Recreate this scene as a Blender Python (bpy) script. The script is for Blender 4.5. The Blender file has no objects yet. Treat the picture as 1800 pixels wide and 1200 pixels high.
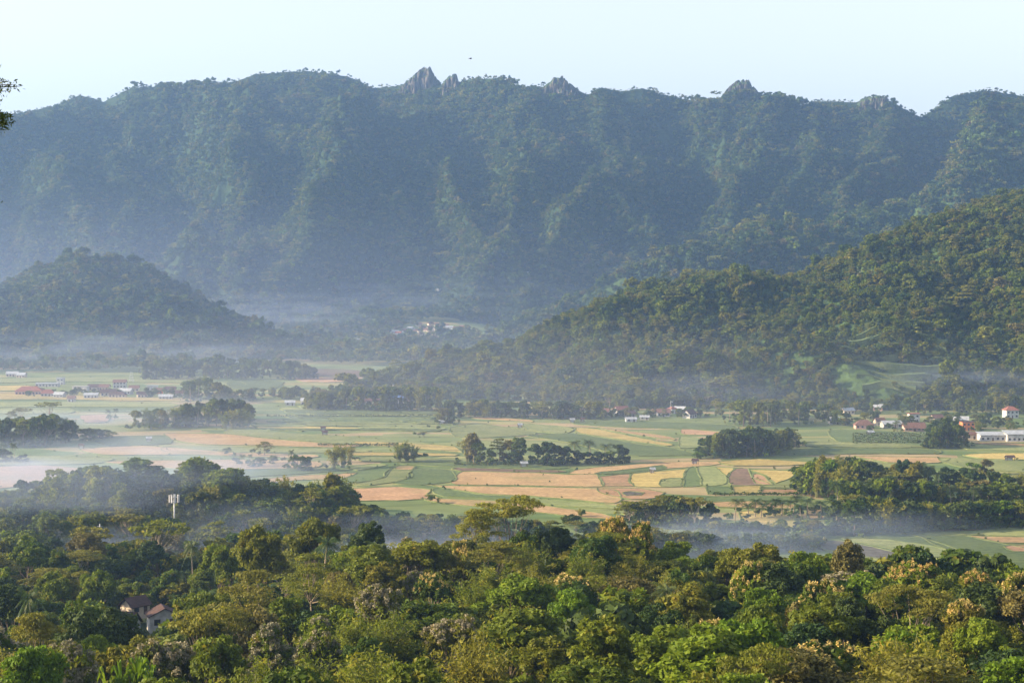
import bpy, math, random
import numpy as np
from mathutils import Vector, Matrix

S = bpy.context.scene
COL = S.collection
R = math.radians
F = 3000.0            # focal length in photo pixels (photo 1800 x 1200)
CH = 100.0            # camera height above the valley floor
PITCH = math.atan(140 / F)

# ------------------------------------------------------------------ camera, sky, sun, exposure
cam = bpy.data.cameras.new("camera"); camo = bpy.data.objects.new("camera", cam); COL.objects.link(camo)
cam.lens = 60; cam.sensor_width = 36; cam.clip_start = 0.5; cam.clip_end = 60000
camo.location = (0, 0, CH); camo.rotation_euler = (math.pi / 2 - PITCH, 0, 0)
S.camera = camo

SUN_EL, SUN_AZ = 20.0, -95.0      # azimuth measured from +Y (view direction), negative = towards the left
w = bpy.data.worlds.new("World"); S.world = w; w.use_nodes = True
nt = w.node_tree; nt.nodes.clear()
sky = nt.nodes.new("ShaderNodeTexSky"); sky.sky_type = 'NISHITA'; sky.sun_disc = False
sky.sun_elevation = R(SUN_EL); sky.sun_rotation = R(SUN_AZ)
sky.air_density = 1.0; sky.dust_density = 1.8; sky.ozone_density = 5.5; sky.altitude = 200
bg = nt.nodes.new("ShaderNodeBackground"); bg.inputs[1].default_value = 0.115
wo = nt.nodes.new("ShaderNodeOutputWorld")
hs = nt.nodes.new("ShaderNodeHueSaturation"); hs.inputs["Saturation"].default_value = 0.27; nt.links.new(sky.outputs[0], hs.inputs["Color"]); nt.links.new(hs.outputs[0], bg.inputs[0]); nt.links.new(bg.outputs[0], wo.inputs[0])

sl = bpy.data.lights.new("sun", 'SUN'); sl.energy = 5.0; sl.angle = R(0.6); sl.color = (1.0, 0.78, 0.50)
so = bpy.data.objects.new("sun", sl); COL.objects.link(so)
sd = Vector((math.sin(R(SUN_AZ)) * math.cos(R(SUN_EL)), math.cos(R(SUN_AZ)) * math.cos(R(SUN_EL)), math.sin(R(SUN_EL))))
so.rotation_euler = sd.to_track_quat('Z', 'Y').to_euler()

S.view_settings.view_transform = 'Standard'; S.view_settings.look = 'None'
S.view_settings.exposure = 1.5; S.view_settings.gamma = 1.0
S.cycles.max_bounces = 5; S.cycles.diffuse_bounces = 2; S.cycles.transmission_bounces = 2
S.cycles.volume_bounces = 1; S.cycles.transparent_max_bounces = 8
S.cycles.use_denoising = True
S.cycles.sample_clamp_indirect = 4.0

HAZE_DENSITY = 0.000115

# ------------------------------------------------------------------ small maths
def ray(px, py):
    xc = (px - 900) / F; yc = -(py - 600) / F
    return (xc, math.cos(PITCH) + yc * math.sin(PITCH), -math.sin(PITCH) + yc * math.cos(PITCH))
def P(px, py, d):
    r = ray(px, py); t = d / r[1]
    return (r[0] * t, d, CH + r[2] * t)
def G(px, py, z=0.0):
    r = ray(px, py); t = (z - CH) / r[2]
    return (r[0] * t, r[1] * t)
def proj(x, y, z):
    dz = z - CH
    f = y * math.cos(PITCH) - dz * math.sin(PITCH); u = y * math.sin(PITCH) + dz * math.cos(PITCH)
    return 900 + F * x / f, 600 - F * u / f
def zof(py, d):       # height that shows at photo row py, d metres away
    return P(900, py, d)[2]
def u_of(px): return (px - 900) / F * 1.0
def vnoise(x, y, seed=0):
    x = np.asarray(x, float); y = np.asarray(y, float)
    xi = np.floor(x).astype(np.int64); yi = np.floor(y).astype(np.int64)
    fx = x - xi; fy = y - yi
    fx = fx * fx * fx * (fx * (fx * 6 - 15) + 10); fy = fy * fy * fy * (fy * (fy * 6 - 15) + 10)
    def h(a, b):
        n = (a * 374761393 + b * 668265263 + seed * 1442695041) & 0x7fffffff
        n = ((n ^ (n >> 13)) * 1274126177) & 0x7fffffff
        n = ((n ^ (n >> 16)) * 974634777) & 0x7fffffff
        return ((n ^ (n >> 11)) & 0xffff) / 65535.0
    return (h(xi, yi) * (1 - fx) + h(xi + 1, yi) * fx) * (1 - fy) + (h(xi, yi + 1) * (1 - fx) + h(xi + 1, yi + 1) * fx) * fy
def fbm(x, y, seed=0, o=4, g=0.5):
    s = 0; a = 1; t = 0
    for k in range(o):
        s = s + a * (vnoise(x * 2 ** k + 17.3 * k, y * 2 ** k - 9.1 * k, seed + k) * 2 - 1); t += a; a *= g
    return s / t
def ridged(x, y, seed=0, o=4, g=0.5):
    s = 0; a = 1; t = 0
    for k in range(o):
        n = 1 - np.abs(vnoise(x * 2 ** k + 5.7 * k, y * 2 ** k + 3.3 * k, seed + k) * 2 - 1)
        s = s + a * n * n; t += a; a *= g
    return s / t
def sstep(a, b, x):
    t = np.clip((x - a) / (b - a), 0, 1); return t * t * (3 - 2 * t)
def tab(px, pts, col):
    xs = [p[0] for p in pts]; return np.interp(px, xs, [p[col] for p in pts])

# ------------------------------------------------------------------ object helpers
def mesh_np(name, V, Q, mats, mi=None, smooth=False):
    """V (n,3), Q list/array of faces"""
    me = bpy.data.meshes.new(name)
    V = np.asarray(V, np.float32)
    if isinstance(Q, np.ndarray) and Q.ndim == 2:
        k = Q.shape[1]; n = len(Q)
        me.vertices.add(len(V)); me.vertices.foreach_set("co", V.ravel())
        me.loops.add(n * k); me.loops.foreach_set("vertex_index", Q.astype(np.int32).ravel())
        me.polygons.add(n); me.polygons.foreach_set("loop_start", np.arange(0, n * k, k, dtype=np.int32))
        me.update(calc_edges=True)
    else:
        me.from_pydata([tuple(map(float, v)) for v in V], [], [tuple(int(i) for i in f) for f in Q]); me.update()
    for m in (mats if isinstance(mats, (list, tuple)) else [mats]): me.materials.append(m)
    if mi is not None: me.polygons.foreach_set("material_index", np.asarray(mi, np.int32))
    if smooth: me.polygons.foreach_set("use_smooth", np.ones(len(me.polygons), bool))
    me.update()
    return me
def link(name, me, parent=None, loc=None, rz=0, scale=None):
    o = bpy.data.objects.new(name, me); COL.objects.link(o)
    if parent is not None: o.parent = parent
    if loc is not None: o.location = loc
    if rz: o.rotation_euler = (0, 0, rz)
    if scale is not None: o.scale = scale
    return o
def tag(o, label=None, cat=None, group=None, kind=None):
    if label: o["label"] = label
    if cat: o["category"] = cat
    if group: o["group"] = group
    if kind: o["kind"] = kind
    return o

class MB:
    """collects simple solids into one mesh"""
    def __init__(s): s.v = []; s.f = []; s.m = []
    def add(s, v, f, m=0):
        b = len(s.v); s.v += [tuple(p) for p in v]; s.f += [tuple(i + b for i in q) for q in f]; s.m += [m] * len(f)
    def box(s, x0, x1, y0, y1, z0, z1, m=0):
        v = [(x, y, z) for z in (z0, z1) for y in (y0, y1) for x in (x0, x1)]
        s.add(v, [(0, 2, 3, 1), (4, 5, 7, 6), (0, 1, 5, 4), (2, 6, 7, 3), (0, 4, 6, 2), (1, 3, 7, 5)], m)
    def tube(s, pts, rad, n=6, m=0, cap=True):
        pts = [Vector(p) for p in pts]; rings = []
        v = []; f = []
        for i, p in enumerate(pts):
            d = (pts[min(i + 1, len(pts) - 1)] - pts[max(i - 1, 0)])
            d = d.normalized() if d.length > 1e-6 else Vector((0, 0, 1))
            a = d.cross(Vector((0.3, 1, 0.1))).normalized(); b = d.cross(a)
            for k in range(n):
                t = 2 * math.pi * k / n
                v.append(p + (a * math.cos(t) + b * math.sin(t)) * rad[i])
        for i in range(len(pts) - 1):
            for k in range(n):
                f.append((i * n + k, i * n + (k + 1) % n, (i + 1) * n + (k + 1) % n, (i + 1) * n + k))
        if cap: f.append(tuple(range(n))[::-1]); f.append(tuple((len(pts) - 1) * n + k for k in range(n)))
        s.add(v, f, m)
    def mesh(s, name, mats, smooth=False): return mesh_np(name, s.v, s.f, mats, s.m, smooth)

# ------------------------------------------------------------------ materials
def newmat(name):
    m = bpy.data.materials.new(name); m.use_nodes = True; n = m.node_tree; n.nodes.clear()
    out = n.nodes.new("ShaderNodeOutputMaterial"); return m, n, out
def N(n, t, **k):
    x = n.nodes.new(t)
    for a, b in k.items(): setattr(x, a, b)
    return x
def ramp(n, stops, fac, interp='LINEAR'):
    r = N(n, "ShaderNodeValToRGB"); e = r.color_ramp; e.interpolation = interp
    while len(e.elements) < len(stops): e.elements.new(0.5)
    for i, (p, c) in enumerate(stops): e.elements[i].position = p; e.elements[i].color = (*c, 1)
    n.links.new(fac, r.inputs[0]); return r.outputs[0]
def mixc(n, a, b, f, mode='MIX'):
    m = N(n, "ShaderNodeMix", data_type='RGBA', blend_type=mode)
    for s, v in ((m.inputs[0], f), (m.inputs[6], a), (m.inputs[7], b)):
        if hasattr(v, "is_output"): n.links.new(v, s)
        elif isinstance(v, (int, float)): s.default_value = v
        else: s.default_value = (*v, 1)
    return m.outputs[2]
def math_(n, op, a, b=None, c=None):
    m = N(n, "ShaderNodeMath", operation=op)
    for s, v in zip(m.inputs, (a, b, c)):
        if v is None: continue
        if hasattr(v, "is_output"): n.links.new(v, s)
        else: s.default_value = v
    return m.outputs[0]
def bsdf(n, col, rough=0.8, spec=0.2):
    b = N(n, "ShaderNodeBsdfPrincipled")
    if hasattr(col, "is_output"): n.links.new(col, b.inputs["Base Color"])
    else: b.inputs["Base Color"].default_value = (*col, 1)
    b.inputs["Roughness"].default_value = rough; b.inputs["Specular IOR Level"].default_value = spec
    return b
def plain(name, col, rough=0.8, spec=0.2, var=0.15, scale=1.5, metal=0):
    m, n, out = newmat(name)
    tc = N(n, "ShaderNodeTexCoord"); no = N(n, "ShaderNodeTexNoise"); no.inputs["Scale"].default_value = scale; no.inputs["Detail"].default_value = 5
    n.links.new(tc.outputs["Object"], no.inputs["Vector"])
    c = ramp(n, [(0.3, tuple(v * (1 - var) for v in col)), (0.7, tuple(min(1, v * (1 + var)) for v in col))], no.outputs[0])
    b = bsdf(n, c, rough, spec); b.inputs["Metallic"].default_value = metal
    n.links.new(b.outputs[0], out.inputs[0]); return m

def leafmat(name, cols, trans=0.3, leafvar=0.35, objvar=True, rough=0.55):
    """cols: palette picked per tree; every leaf varies a little"""
    m, n, out = newmat(name)
    oi = N(n, "ShaderNodeObjectInfo"); ge = N(n, "ShaderNodeNewGeometry")
    st = [(i / max(1, len(cols) - 1) if len(cols) > 1 else 0, c) for i, c in enumerate(cols)]
    ln = N(n, "ShaderNodeTexNoise"); ln.inputs["Scale"].default_value = 0.022; ln.inputs["Detail"].default_value = 3; n.links.new(oi.outputs["Location"], ln.inputs["Vector"])
    base = ramp(n, st, math_(n, 'FRACT', math_(n, 'ADD', math_(n, 'MULTIPLY', oi.outputs["Random"], 0.45), math_(n, 'MULTIPLY', ln.outputs[0], 1.5))))
    tc = N(n, "ShaderNodeTexCoord"); no = N(n, "ShaderNodeTexNoise"); no.inputs["Scale"].default_value = 0.55; no.inputs["Detail"].default_value = 3
    n.links.new(tc.outputs["Object"], no.inputs["Vector"])
    k1 = math_(n, 'MULTIPLY_ADD', ge.outputs["Random Per Island"], leafvar * 1.6, 1 - leafvar * 0.8)
    k2 = math_(n, 'MULTIPLY_ADD', no.outputs[0], 1.1, 0.45)
    k = math_(n, 'MULTIPLY', k1, k2)
    c = mixc(n, base, k, 1.0, 'MULTIPLY')
    # clumps of younger, yellower leaf
    y = math_(n, 'MULTIPLY', sstepn(n, 0.56, 0.75, no.outputs[0]), 0.5)
    c = mixc(n, c, (min(1, cols[-1][0] * 1.9), min(1, cols[-1][1] * 1.45), cols[-1][2]), y)
    b = bsdf(n, c, rough, 0.12)
    tr = N(n, "ShaderNodeBsdfTranslucent")
    tcx = mixc(n, c, (1.0, 1.0, 0.55), 1.0, 'MULTIPLY'); n.links.new(tcx, tr.inputs[0])
    mx = N(n, "ShaderNodeMixShader"); mx.inputs[0].default_value = trans
    n.links.new(b.outputs[0], mx.inputs[1]); n.links.new(tr.outputs[0], mx.inputs[2])
    n.links.new(mx.outputs[0], out.inputs[0]); return m
def sstepn(n, a, b, v):
    m = N(n, "ShaderNodeMapRange", interpolation_type='SMOOTHSTEP')
    m.inputs[1].default_value = a; m.inputs[2].default_value = b
    n.links.new(v, m.inputs[0]); return m.outputs[0]

M = {}
M['leaf'] = leafmat('leaf_green', [(0.055, 0.095, 0.014), (0.10, 0.14, 0.014), (0.14, 0.165, 0.018), (0.18, 0.195, 0.016), (0.10, 0.115, 0.022), (0.13, 0.18, 0.014), (0.16, 0.145, 0.022)], 0.4)
M['leaf_bright'] = leafmat('leaf_bright_green', [(0.11, 0.185, 0.012), (0.15, 0.20, 0.016)], 0.4)
M['leaf_dark'] = leafmat('leaf_dark_green', [(0.032, 0.062, 0.014), (0.055, 0.08, 0.018)], 0.25)
M['leaf_feather'] = leafmat('leaf_feathery', [(0.15, 0.17, 0.022), (0.20, 0.205, 0.028), (0.17, 0.165, 0.032)], 0.45)
M['leaf_bamboo'] = leafmat('leaf_bamboo', [(0.13, 0.165, 0.018), (0.18, 0.20, 0.022), (0.21, 0.20, 0.03)], 0.45)
M['leaf_brown'] = leafmat('leaf_brown', [(0.13, 0.115, 0.035), (0.165, 0.14, 0.045), (0.12, 0.115, 0.032)], 0.3)
M['leaf_pale'] = leafmat('leaf_pale', [(0.21, 0.20, 0.13), (0.28, 0.25, 0.165)], 0.2)
M['leaf_palm'] = leafmat('leaf_palm', [(0.05, 0.085, 0.022), (0.085, 0.11, 0.03)], 0.3, rough=0.4)
M['leaf_far'] = leafmat('leaf_far', [(0.035, 0.075, 0.018), (0.065, 0.105, 0.02), (0.045, 0.08, 0.02), (0.12, 0.145, 0.024), (0.08, 0.12, 0.022), (0.15, 0.145, 0.04), (0.05, 0.09, 0.02), (0.11, 0.155, 0.02)], 0.35, 0.3)
M['blossom'] = leafmat('teak_blossom', [(0.44, 0.31, 0.11), (0.52, 0.41, 0.16)], 0.35, 0.3)
M['bark'] = plain('bark_pale', (0.27, 0.22, 0.155), 0.9, 0.1, 0.35, 3)
M['bark_dark'] = plain('bark_dark', (0.11, 0.085, 0.06), 0.9, 0.1, 0.3, 3)
M['culm'] = plain('bamboo_culm', (0.16, 0.17, 0.06), 0.6, 0.3, 0.3, 2)
M['white'] = plain('white_plaster', (0.46, 0.45, 0.43), 0.85, 0.2, 0.28, 0.7)
M['cream'] = plain('cream_plaster', (0.55, 0.46, 0.36), 0.85, 0.2, 0.14, 0.9)
M['grey'] = plain('grey_concrete', (0.34, 0.33, 0.31), 0.85, 0.2, 0.2, 0.9)
M['pink'] = plain('pink_plaster', (0.52, 0.33, 0.27), 0.85, 0.2, 0.14, 0.9)
M['glass'] = plain('dark_glass', (0.03, 0.035, 0.04), 0.15, 0.5, 0.2, 2)
M['wood'] = plain('dark_wood', (0.10, 0.06, 0.035), 0.7, 0.2, 0.3, 4)
M['steel'] = plain('galvanised_steel', (0.42, 0.43, 0.44), 0.5, 0.4, 0.1, 3, 0.3)
M['panel'] = plain('antenna_panel', (0.48, 0.47, 0.46), 0.5, 0.3, 0.05, 3)
M['zinc'] = plain('zinc_roof', (0.34, 0.36, 0.38), 0.5, 0.4, 0.3, 0.5)
M['blue'] = plain('blue_roof', (0.10, 0.19, 0.42), 0.5, 0.3, 0.12, 0.8)
M['orange'] = plain('orange_panel', (0.62, 0.20, 0.07), 0.7, 0.2, 0.12, 0.8)  # wall orange; also paints in the warm light on lit facades
def tilemat(name, col):
    m, n, out = newmat(name)
    tc = N(n, "ShaderNodeTexCoord"); no = N(n, "ShaderNodeTexNoise"); no.inputs["Scale"].default_value = 0.8; no.inputs["Detail"].default_value = 8; no.inputs["Roughness"].default_value = 0.7
    n.links.new(tc.outputs["Object"], no.inputs["Vector"])
    c = ramp(n, [(0.3, tuple(v * 0.55 for v in col)), (0.5, col), (0.72, tuple(v * 1.35 for v in col))], no.outputs[0])
    wv = N(n, "ShaderNodeTexWave", wave_type='BANDS', bands_direction='Z'); wv.inputs["Scale"].default_value = 3.2; wv.inputs["Distortion"].default_value = 0.6
    n.links.new(tc.outputs["Object"], wv.inputs["Vector"])
    wx = N(n, "ShaderNodeTexWave", wave_type='BANDS', bands_direction='X'); wx.inputs["Scale"].default_value = 3.0
    n.links.new(tc.outputs["Object"], wx.inputs["Vector"])
    hgt = math_(n, 'ADD', wv.outputs[1], wx.outputs[1])
    bp = N(n, "ShaderNodeBump"); bp.inputs["Strength"].default_value = 0.5; bp.inputs["Distance"].default_value = 0.06
    n.links.new(hgt, bp.inputs["Height"])
    b = bsdf(n, c, 0.85, 0.15); n.links.new(bp.outputs[0], b.inputs["Normal"])
    n.links.new(b.outputs[0], out.inputs[0]); return m
M['tile'] = tilemat('clay_tile', (0.155, 0.085, 0.065))
M['tile_red'] = tilemat('red_clay_tile', (0.25, 0.10, 0.07))
M['tile_old_shaded'] = tilemat('old_shaded_tile', (0.085, 0.052, 0.045))  # dark tile; tree shade on the hollow roofs is put into this colour

def hillmat(name, green, rocky=0.62):
    m, n, out = newmat(name)
    ge = N(n, "ShaderNodeNewGeometry"); sx = N(n, "ShaderNodeSeparateXYZ"); n.links.new(ge.outputs["Normal"], sx.inputs[0])
    tc = N(n, "ShaderNodeTexCoord")
    a = N(n, "ShaderNodeTexNoise"); a.inputs["Scale"].default_value = 0.012; a.inputs["Detail"].default_value = 6; n.links.new(tc.outputs["Object"], a.inputs["Vector"])
    b_ = N(n, "ShaderNodeTexNoise"); b_.inputs["Scale"].default_value = 0.12; b_.inputs["Detail"].default_value = 5; n.links.new(tc.outputs["Object"], b_.inputs["Vector"])
    g1 = ramp(n, [(0.35, tuple(v * 0.6 for v in green)), (0.5, green), (0.65, (green[0] * 1.3, green[1] * 1.25, green[2] * 1.1))], a.outputs[0])
    g = mixc(n, g1, (0.03, 0.05, 0.02), sstepn(n, 0.45, 0.6, b_.outputs[0]))
    rock = ramp(n, [(0.3, (0.10, 0.09, 0.085)), (0.6, (0.24, 0.21, 0.19)), (0.75, (0.33, 0.29, 0.25))], b_.outputs[0])
    slope = math_(n, 'ADD', sx.outputs[2], math_(n, 'MULTIPLY', b_.outputs[0], 0.25))
    f = sstepn(n, rocky, rocky - 0.12, slope)
    c = mixc(n, g, rock, f)
    bp = N(n, "ShaderNodeBump"); bp.inputs["Strength"].default_value = 0.8; bp.inputs["Distance"].default_value = 4
    n.links.new(b_.outputs[0], bp.inputs["Height"])
    b = bsdf(n, c, 0.95, 0.1); n.links.new(bp.outputs[0], b.inputs["Normal"]); n.links.new(b.outputs[0], out.inputs[0]); return m
M['hill'] = hillmat('hillside', (0.05, 0.085, 0.025))
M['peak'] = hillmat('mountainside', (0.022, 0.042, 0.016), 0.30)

def groundmat():
    m, n, out = newmat('valley_ground')
    tc = N(n, "ShaderNodeTexCoord"); ob = tc.outputs["Object"]
    def vor(sx, sy, feat='F1', rot=0.0, rnd=0.9):
        mp = N(n, "ShaderNodeMapping"); mp.inputs["Scale"].default_value = (sx, sy, 0); mp.inputs["Rotation"].default_value = (0, 0, rot)
        wn = N(n, "ShaderNodeTexNoise"); wn.inputs["Scale"].default_value = 0.012; wn.inputs["Detail"].default_value = 2; n.links.new(ob, wn.inputs["Vector"])
        ad = N(n, "ShaderNodeVectorMath", operation='MULTIPLY_ADD'); n.links.new(wn.outputs[1], ad.inputs[0]); ad.inputs[1].default_value = (50, 50, 0); n.links.new(ob, ad.inputs[2])
        n.links.new(ad.outputs[0], mp.inputs[0])
        v = N(n, "ShaderNodeTexVoronoi", feature=feat, distance='CHEBYCHEV' if feat == 'F1' else 'EUCLIDEAN'); v.inputs["Scale"].default_value = 1; v.inputs["Randomness"].default_value = rnd
        n.links.new(mp.outputs[0], v.inputs["Vector"]); return v
    v1 = vor(1 / 60, 1 / 20)
    v2 = vor(1 / 150, 1 / 110)
    sp = N(n, "ShaderNodeSeparateColor"); n.links.new(v1.outputs["Color"], sp.inputs[0])
    cg = ramp(n, [(0.0, (0.10, 0.145, 0.05)), (0.2, (0.15, 0.185, 0.065)), (0.36, (0.19, 0.21, 0.08)), (0.55, (0.26, 0.24, 0.10)), (0.68, (0.12, 0.155, 0.055)), (0.8, (0.31, 0.235, 0.13)), (0.9, (0.16, 0.19, 0.07))], sp.outputs[0], 'CONSTANT')
    sp2 = N(n, "ShaderNodeSeparateColor"); n.links.new(v2.outputs["Color"], sp2.inputs[0])
    cg = mixc(n, cg, (0.10, 0.165, 0.04), math_(n, 'MULTIPLY', sp2.outputs[1], 0.3))
    wv = N(n, "ShaderNodeTexNoise"); wv.inputs["Scale"].default_value = 0.06; wv.inputs["Detail"].default_value = 7; n.links.new(ob, wv.inputs["Vector"])
    mp = N(n, "ShaderNodeMapping"); mp.inputs["Scale"].default_value = (0.02, 0.35, 0); n.links.new(ob, mp.inputs[0])
    st = N(n, "ShaderNodeTexNoise"); st.inputs["Scale"].default_value = 1; st.inputs["Detail"].default_value = 4; n.links.new(mp.outputs[0], st.inputs["Vector"])
    k = math_(n, 'ADD', math_(n, 'MULTIPLY', wv.outputs[0], 0.9), math_(n, 'MULTIPLY', st.outputs[0], 0.9))
    cg = mixc(n, cg, math_(n, 'ADD', k, 0.1), 1.0, 'MULTIPLY')
    # field bunds
    v3 = vor(1 / 70, 1 / 26, 'DISTANCE_TO_EDGE')
    ed = sstepn(n, 0.035, 0.015, v3.outputs["Distance"])
    cg = mixc(n, cg, (0.05, 0.085, 0.025), math_(n, 'MULTIPLY', ed, 0.0))
    # wooded slope below the viewpoint: leaf litter and dark soil
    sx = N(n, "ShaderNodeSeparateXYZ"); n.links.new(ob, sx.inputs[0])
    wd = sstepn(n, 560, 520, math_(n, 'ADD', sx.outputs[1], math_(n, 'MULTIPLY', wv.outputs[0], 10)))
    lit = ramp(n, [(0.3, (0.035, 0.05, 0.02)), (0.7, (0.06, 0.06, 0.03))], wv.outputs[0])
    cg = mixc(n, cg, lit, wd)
    bp = N(n, "ShaderNodeBump"); bp.inputs["Strength"].default_value = 0.6; bp.inputs["Distance"].default_value = 0.6; n.links.new(k, bp.inputs["Height"])
    b = bsdf(n, cg, 0.95, 0.1); n.links.new(bp.outputs[0], b.inputs["Normal"]); n.links.new(b.outputs[0], out.inputs[0]); return m
M['ground'] = groundmat()

def fieldmat(name, c1, c2, rows=0.0):
    m, n, out = newmat(name)
    tc = N(n, "ShaderNodeTexCoord"); ob = tc.outputs["Object"]
    oi = N(n, "ShaderNodeObjectInfo")
    a = N(n, "ShaderNodeTexNoise"); a.inputs["Scale"].default_value = 0.07; a.inputs["Detail"].default_value = 7; a.inputs["Roughness"].default_value = 0.65; n.links.new(ob, a.inputs["Vector"])
    mp = N(n, "ShaderNodeMapping"); mp.inputs["Scale"].default_value = (0.015, 0.4, 0); mp.inputs["Rotation"].default_value = (0, 0, 0.06); n.links.new(ob, mp.inputs[0])
    st = N(n, "ShaderNodeTexNoise"); st.inputs["Scale"].default_value = 1.0; st.inputs["Detail"].default_value = 5; n.links.new(mp.outputs[0], st.inputs["Vector"])
    f = math_(n, 'ADD', math_(n, 'MULTIPLY', a.outputs[0], 0.55), math_(n, 'MULTIPLY', st.outputs[0], 0.45))
    c = ramp(n, [(0.36, c1), (0.64, c2)], f)
    if rows:
        wv = N(n, "ShaderNodeTexWave", wave_type='BANDS', bands_direction='Y'); wv.inputs["Scale"].default_value = rows; wv.inputs["Distortion"].default_value = 1.5; wv.inputs["Detail"].default_value = 2
        n.links.new(ob, wv.inputs["Vector"])
        c = mixc(n, c, tuple(v * 0.55 for v in c1), math_(n, 'MULTIPLY', wv.outputs[1], 0.45))
    fn_ = N(n, "ShaderNodeTexNoise"); fn_.inputs["Scale"].default_value = 0.5; fn_.inputs["Detail"].default_value = 6; n.links.new(ob, fn_.inputs["Vector"])
    c = mixc(n, c, math_(n, 'MULTIPLY_ADD', fn_.outputs[0], 1.3, 0.35), 1.0, 'MULTIPLY')
    bl = N(n, "ShaderNodeTexNoise"); bl.inputs["Scale"].default_value = 0.022; bl.inputs["Detail"].default_value = 4; n.links.new(ob, bl.inputs["Vector"])
    c = mixc(n, c, (0.13, 0.165, 0.055), math_(n, 'MULTIPLY', sstepn(n, 0.54, 0.68, bl.outputs[0]), 0.4))
    c = mixc(n, c, math_(n, 'MULTIPLY_ADD', oi.outputs["Random"], 0.3, 0.85), 1.0, 'MULTIPLY')
    bp = N(n, "ShaderNodeBump"); bp.inputs["Strength"].default_value = 0.7; bp.inputs["Distance"].default_value = 0.5; n.links.new(f, bp.inputs["Height"])
    b = bsdf(n, c, 0.95, 0.1); n.links.new(bp.outputs[0], b.inputs["Normal"]); n.links.new(b.outputs[0], out.inputs[0]); return m
FM = {
 'G': fieldmat('field_green', (0.075, 0.115, 0.04), (0.145, 0.185, 0.07), 0.12),
 'L': fieldmat('field_light_green', (0.13, 0.165, 0.06), (0.25, 0.26, 0.105)),
 'Y': fieldmat('field_ripe', (0.28, 0.22, 0.07), (0.46, 0.355, 0.13)),
 'T': fieldmat('field_stubble', (0.25, 0.165, 0.08), (0.43, 0.29, 0.145)),
 'N': fieldmat('field_pink_soil', (0.25, 0.155, 0.085), (0.40, 0.25, 0.14)),
 'B': fieldmat('field_ploughed', (0.12, 0.085, 0.06), (0.22, 0.15, 0.10), 0.2),
 'D': fieldmat('field_wet_dark', (0.06, 0.06, 0.05), (0.13, 0.115, 0.09)),  # plots and thin strips of a darker tone
}
M['bund'] = fieldmat('bund_grass', (0.09, 0.12, 0.04), (0.17, 0.19, 0.07))

# ------------------------------------------------------------------ terrain heights
GU = [-.40, -.3, -.2, -.15, -.1, 0, .1, .2, .3, .40]
GD = [0, 60, 120, 200, 260, 330, 400, 470, 550, 620, 700]
GZ = np.array([
 [98.2] * 10,
 [79] * 10,
 [55, 55, 54, 54, 56, 56, 56, 56, 56, 56],
 [46, 46, 42, 42, 44, 45, 45, 46, 46, 46],
 [36, 36, 28, 33, 39, 40, 40, 40, 40, 40],
 [22, 22, 18, 27, 36, 37, 35, 36, 33, 33],
 [13, 13, 12, 14, 20, 20, 18, 16, 14, 14],
 [10, 10, 9, 7, 5, 4, 4, 3, 2, 2],
 [7, 7, 5, 2, 0, 0, 0, 0, 0, 0],
 [3, 3, 2, 1, 0, 0, 0, 0, 0, 0],
 [0] * 10], float)
def gh(x, y):
    x = np.asarray(x, float); y = np.asarray(y, float)
    u = np.clip(x / np.maximum(y, 60), -.3999, .3999); d = np.clip(y, 0, 699.9)
    ui = np.interp(u, GU, range(len(GU))); di = np.interp(d, GD, range(len(GD)))
    i = np.floor(ui).astype(int); j = np.floor(di).astype(int); fi = ui - i; fj = di - j
    z = (GZ[j, i] * (1 - fi) + GZ[j, i + 1] * fi) * (1 - fj) + (GZ[j + 1, i] * (1 - fi) + GZ[j + 1, i + 1] * fi) * fj
    z = z + fbm(x / 40, y / 40, 3, 3) * 1.6 * sstep(520, 420, y) * sstep(30, 90, y)
    z = z + 14 * np.exp(-((x + 128) / 52) ** 2 - ((y - 628) / 38) ** 2) + 6 * np.exp(-((x + 70) / 30) ** 2 - ((y - 630) / 30) ** 2)
    z = z + 5 * np.exp(-((x + 185) / 30) ** 2 - ((y - 620) / 30) ** 2)
    pxx = 900 + F * x / np.maximum(y, 1); z = z + 26 * sstep(2050, 2360, y) * sstep(2700, 2450, y) * np.exp(-((pxx - 700) / 190) ** 4)
    return z

MT = [(-700, 300), (-300, 235), (-100, 215), (0, 206), (20, 203), (50, 197), (100, 187), (145, 168), (187, 180), (235, 155), (300, 152), (325, 158), (370, 152), (420, 145), (450, 132),
      (540, 127), (610, 135), (625, 140), (655, 157), (700, 152), (718, 148), (733, 146), (748, 143), (762, 146), (775, 150), (788, 147), (797, 144), (808, 146), (825, 142), (875, 140), (900, 145), (910, 156),
      (955, 153), (972, 149), (990, 149), (1005, 156), (1032, 169), (1060, 157), (1090, 162), (1130, 157), (1160, 167), (1200, 176), (1250, 184), (1272, 178), (1288, 170), (1305, 164), (1320, 167), (1335, 168),
      (1360, 171), (1400, 187), (1440, 180), (1500, 181), (1520, 173), (1550, 173), (1565, 181), (1615, 207), (1640, 192), (1670, 170), (1725, 160), (1760, 165), (1800, 172), (1900, 200), (2200, 240), (2600, 330)]
def m_ridge_d(px): return 3350 + 120 * np.sin(px / 260.0) + 60 * np.sin(px / 97.0 + 1)
def m_base_d(px): return 2350 + 60 * np.sin(px / 210.0 + 2) + 40 * np.sin(px / 80.0)
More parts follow.
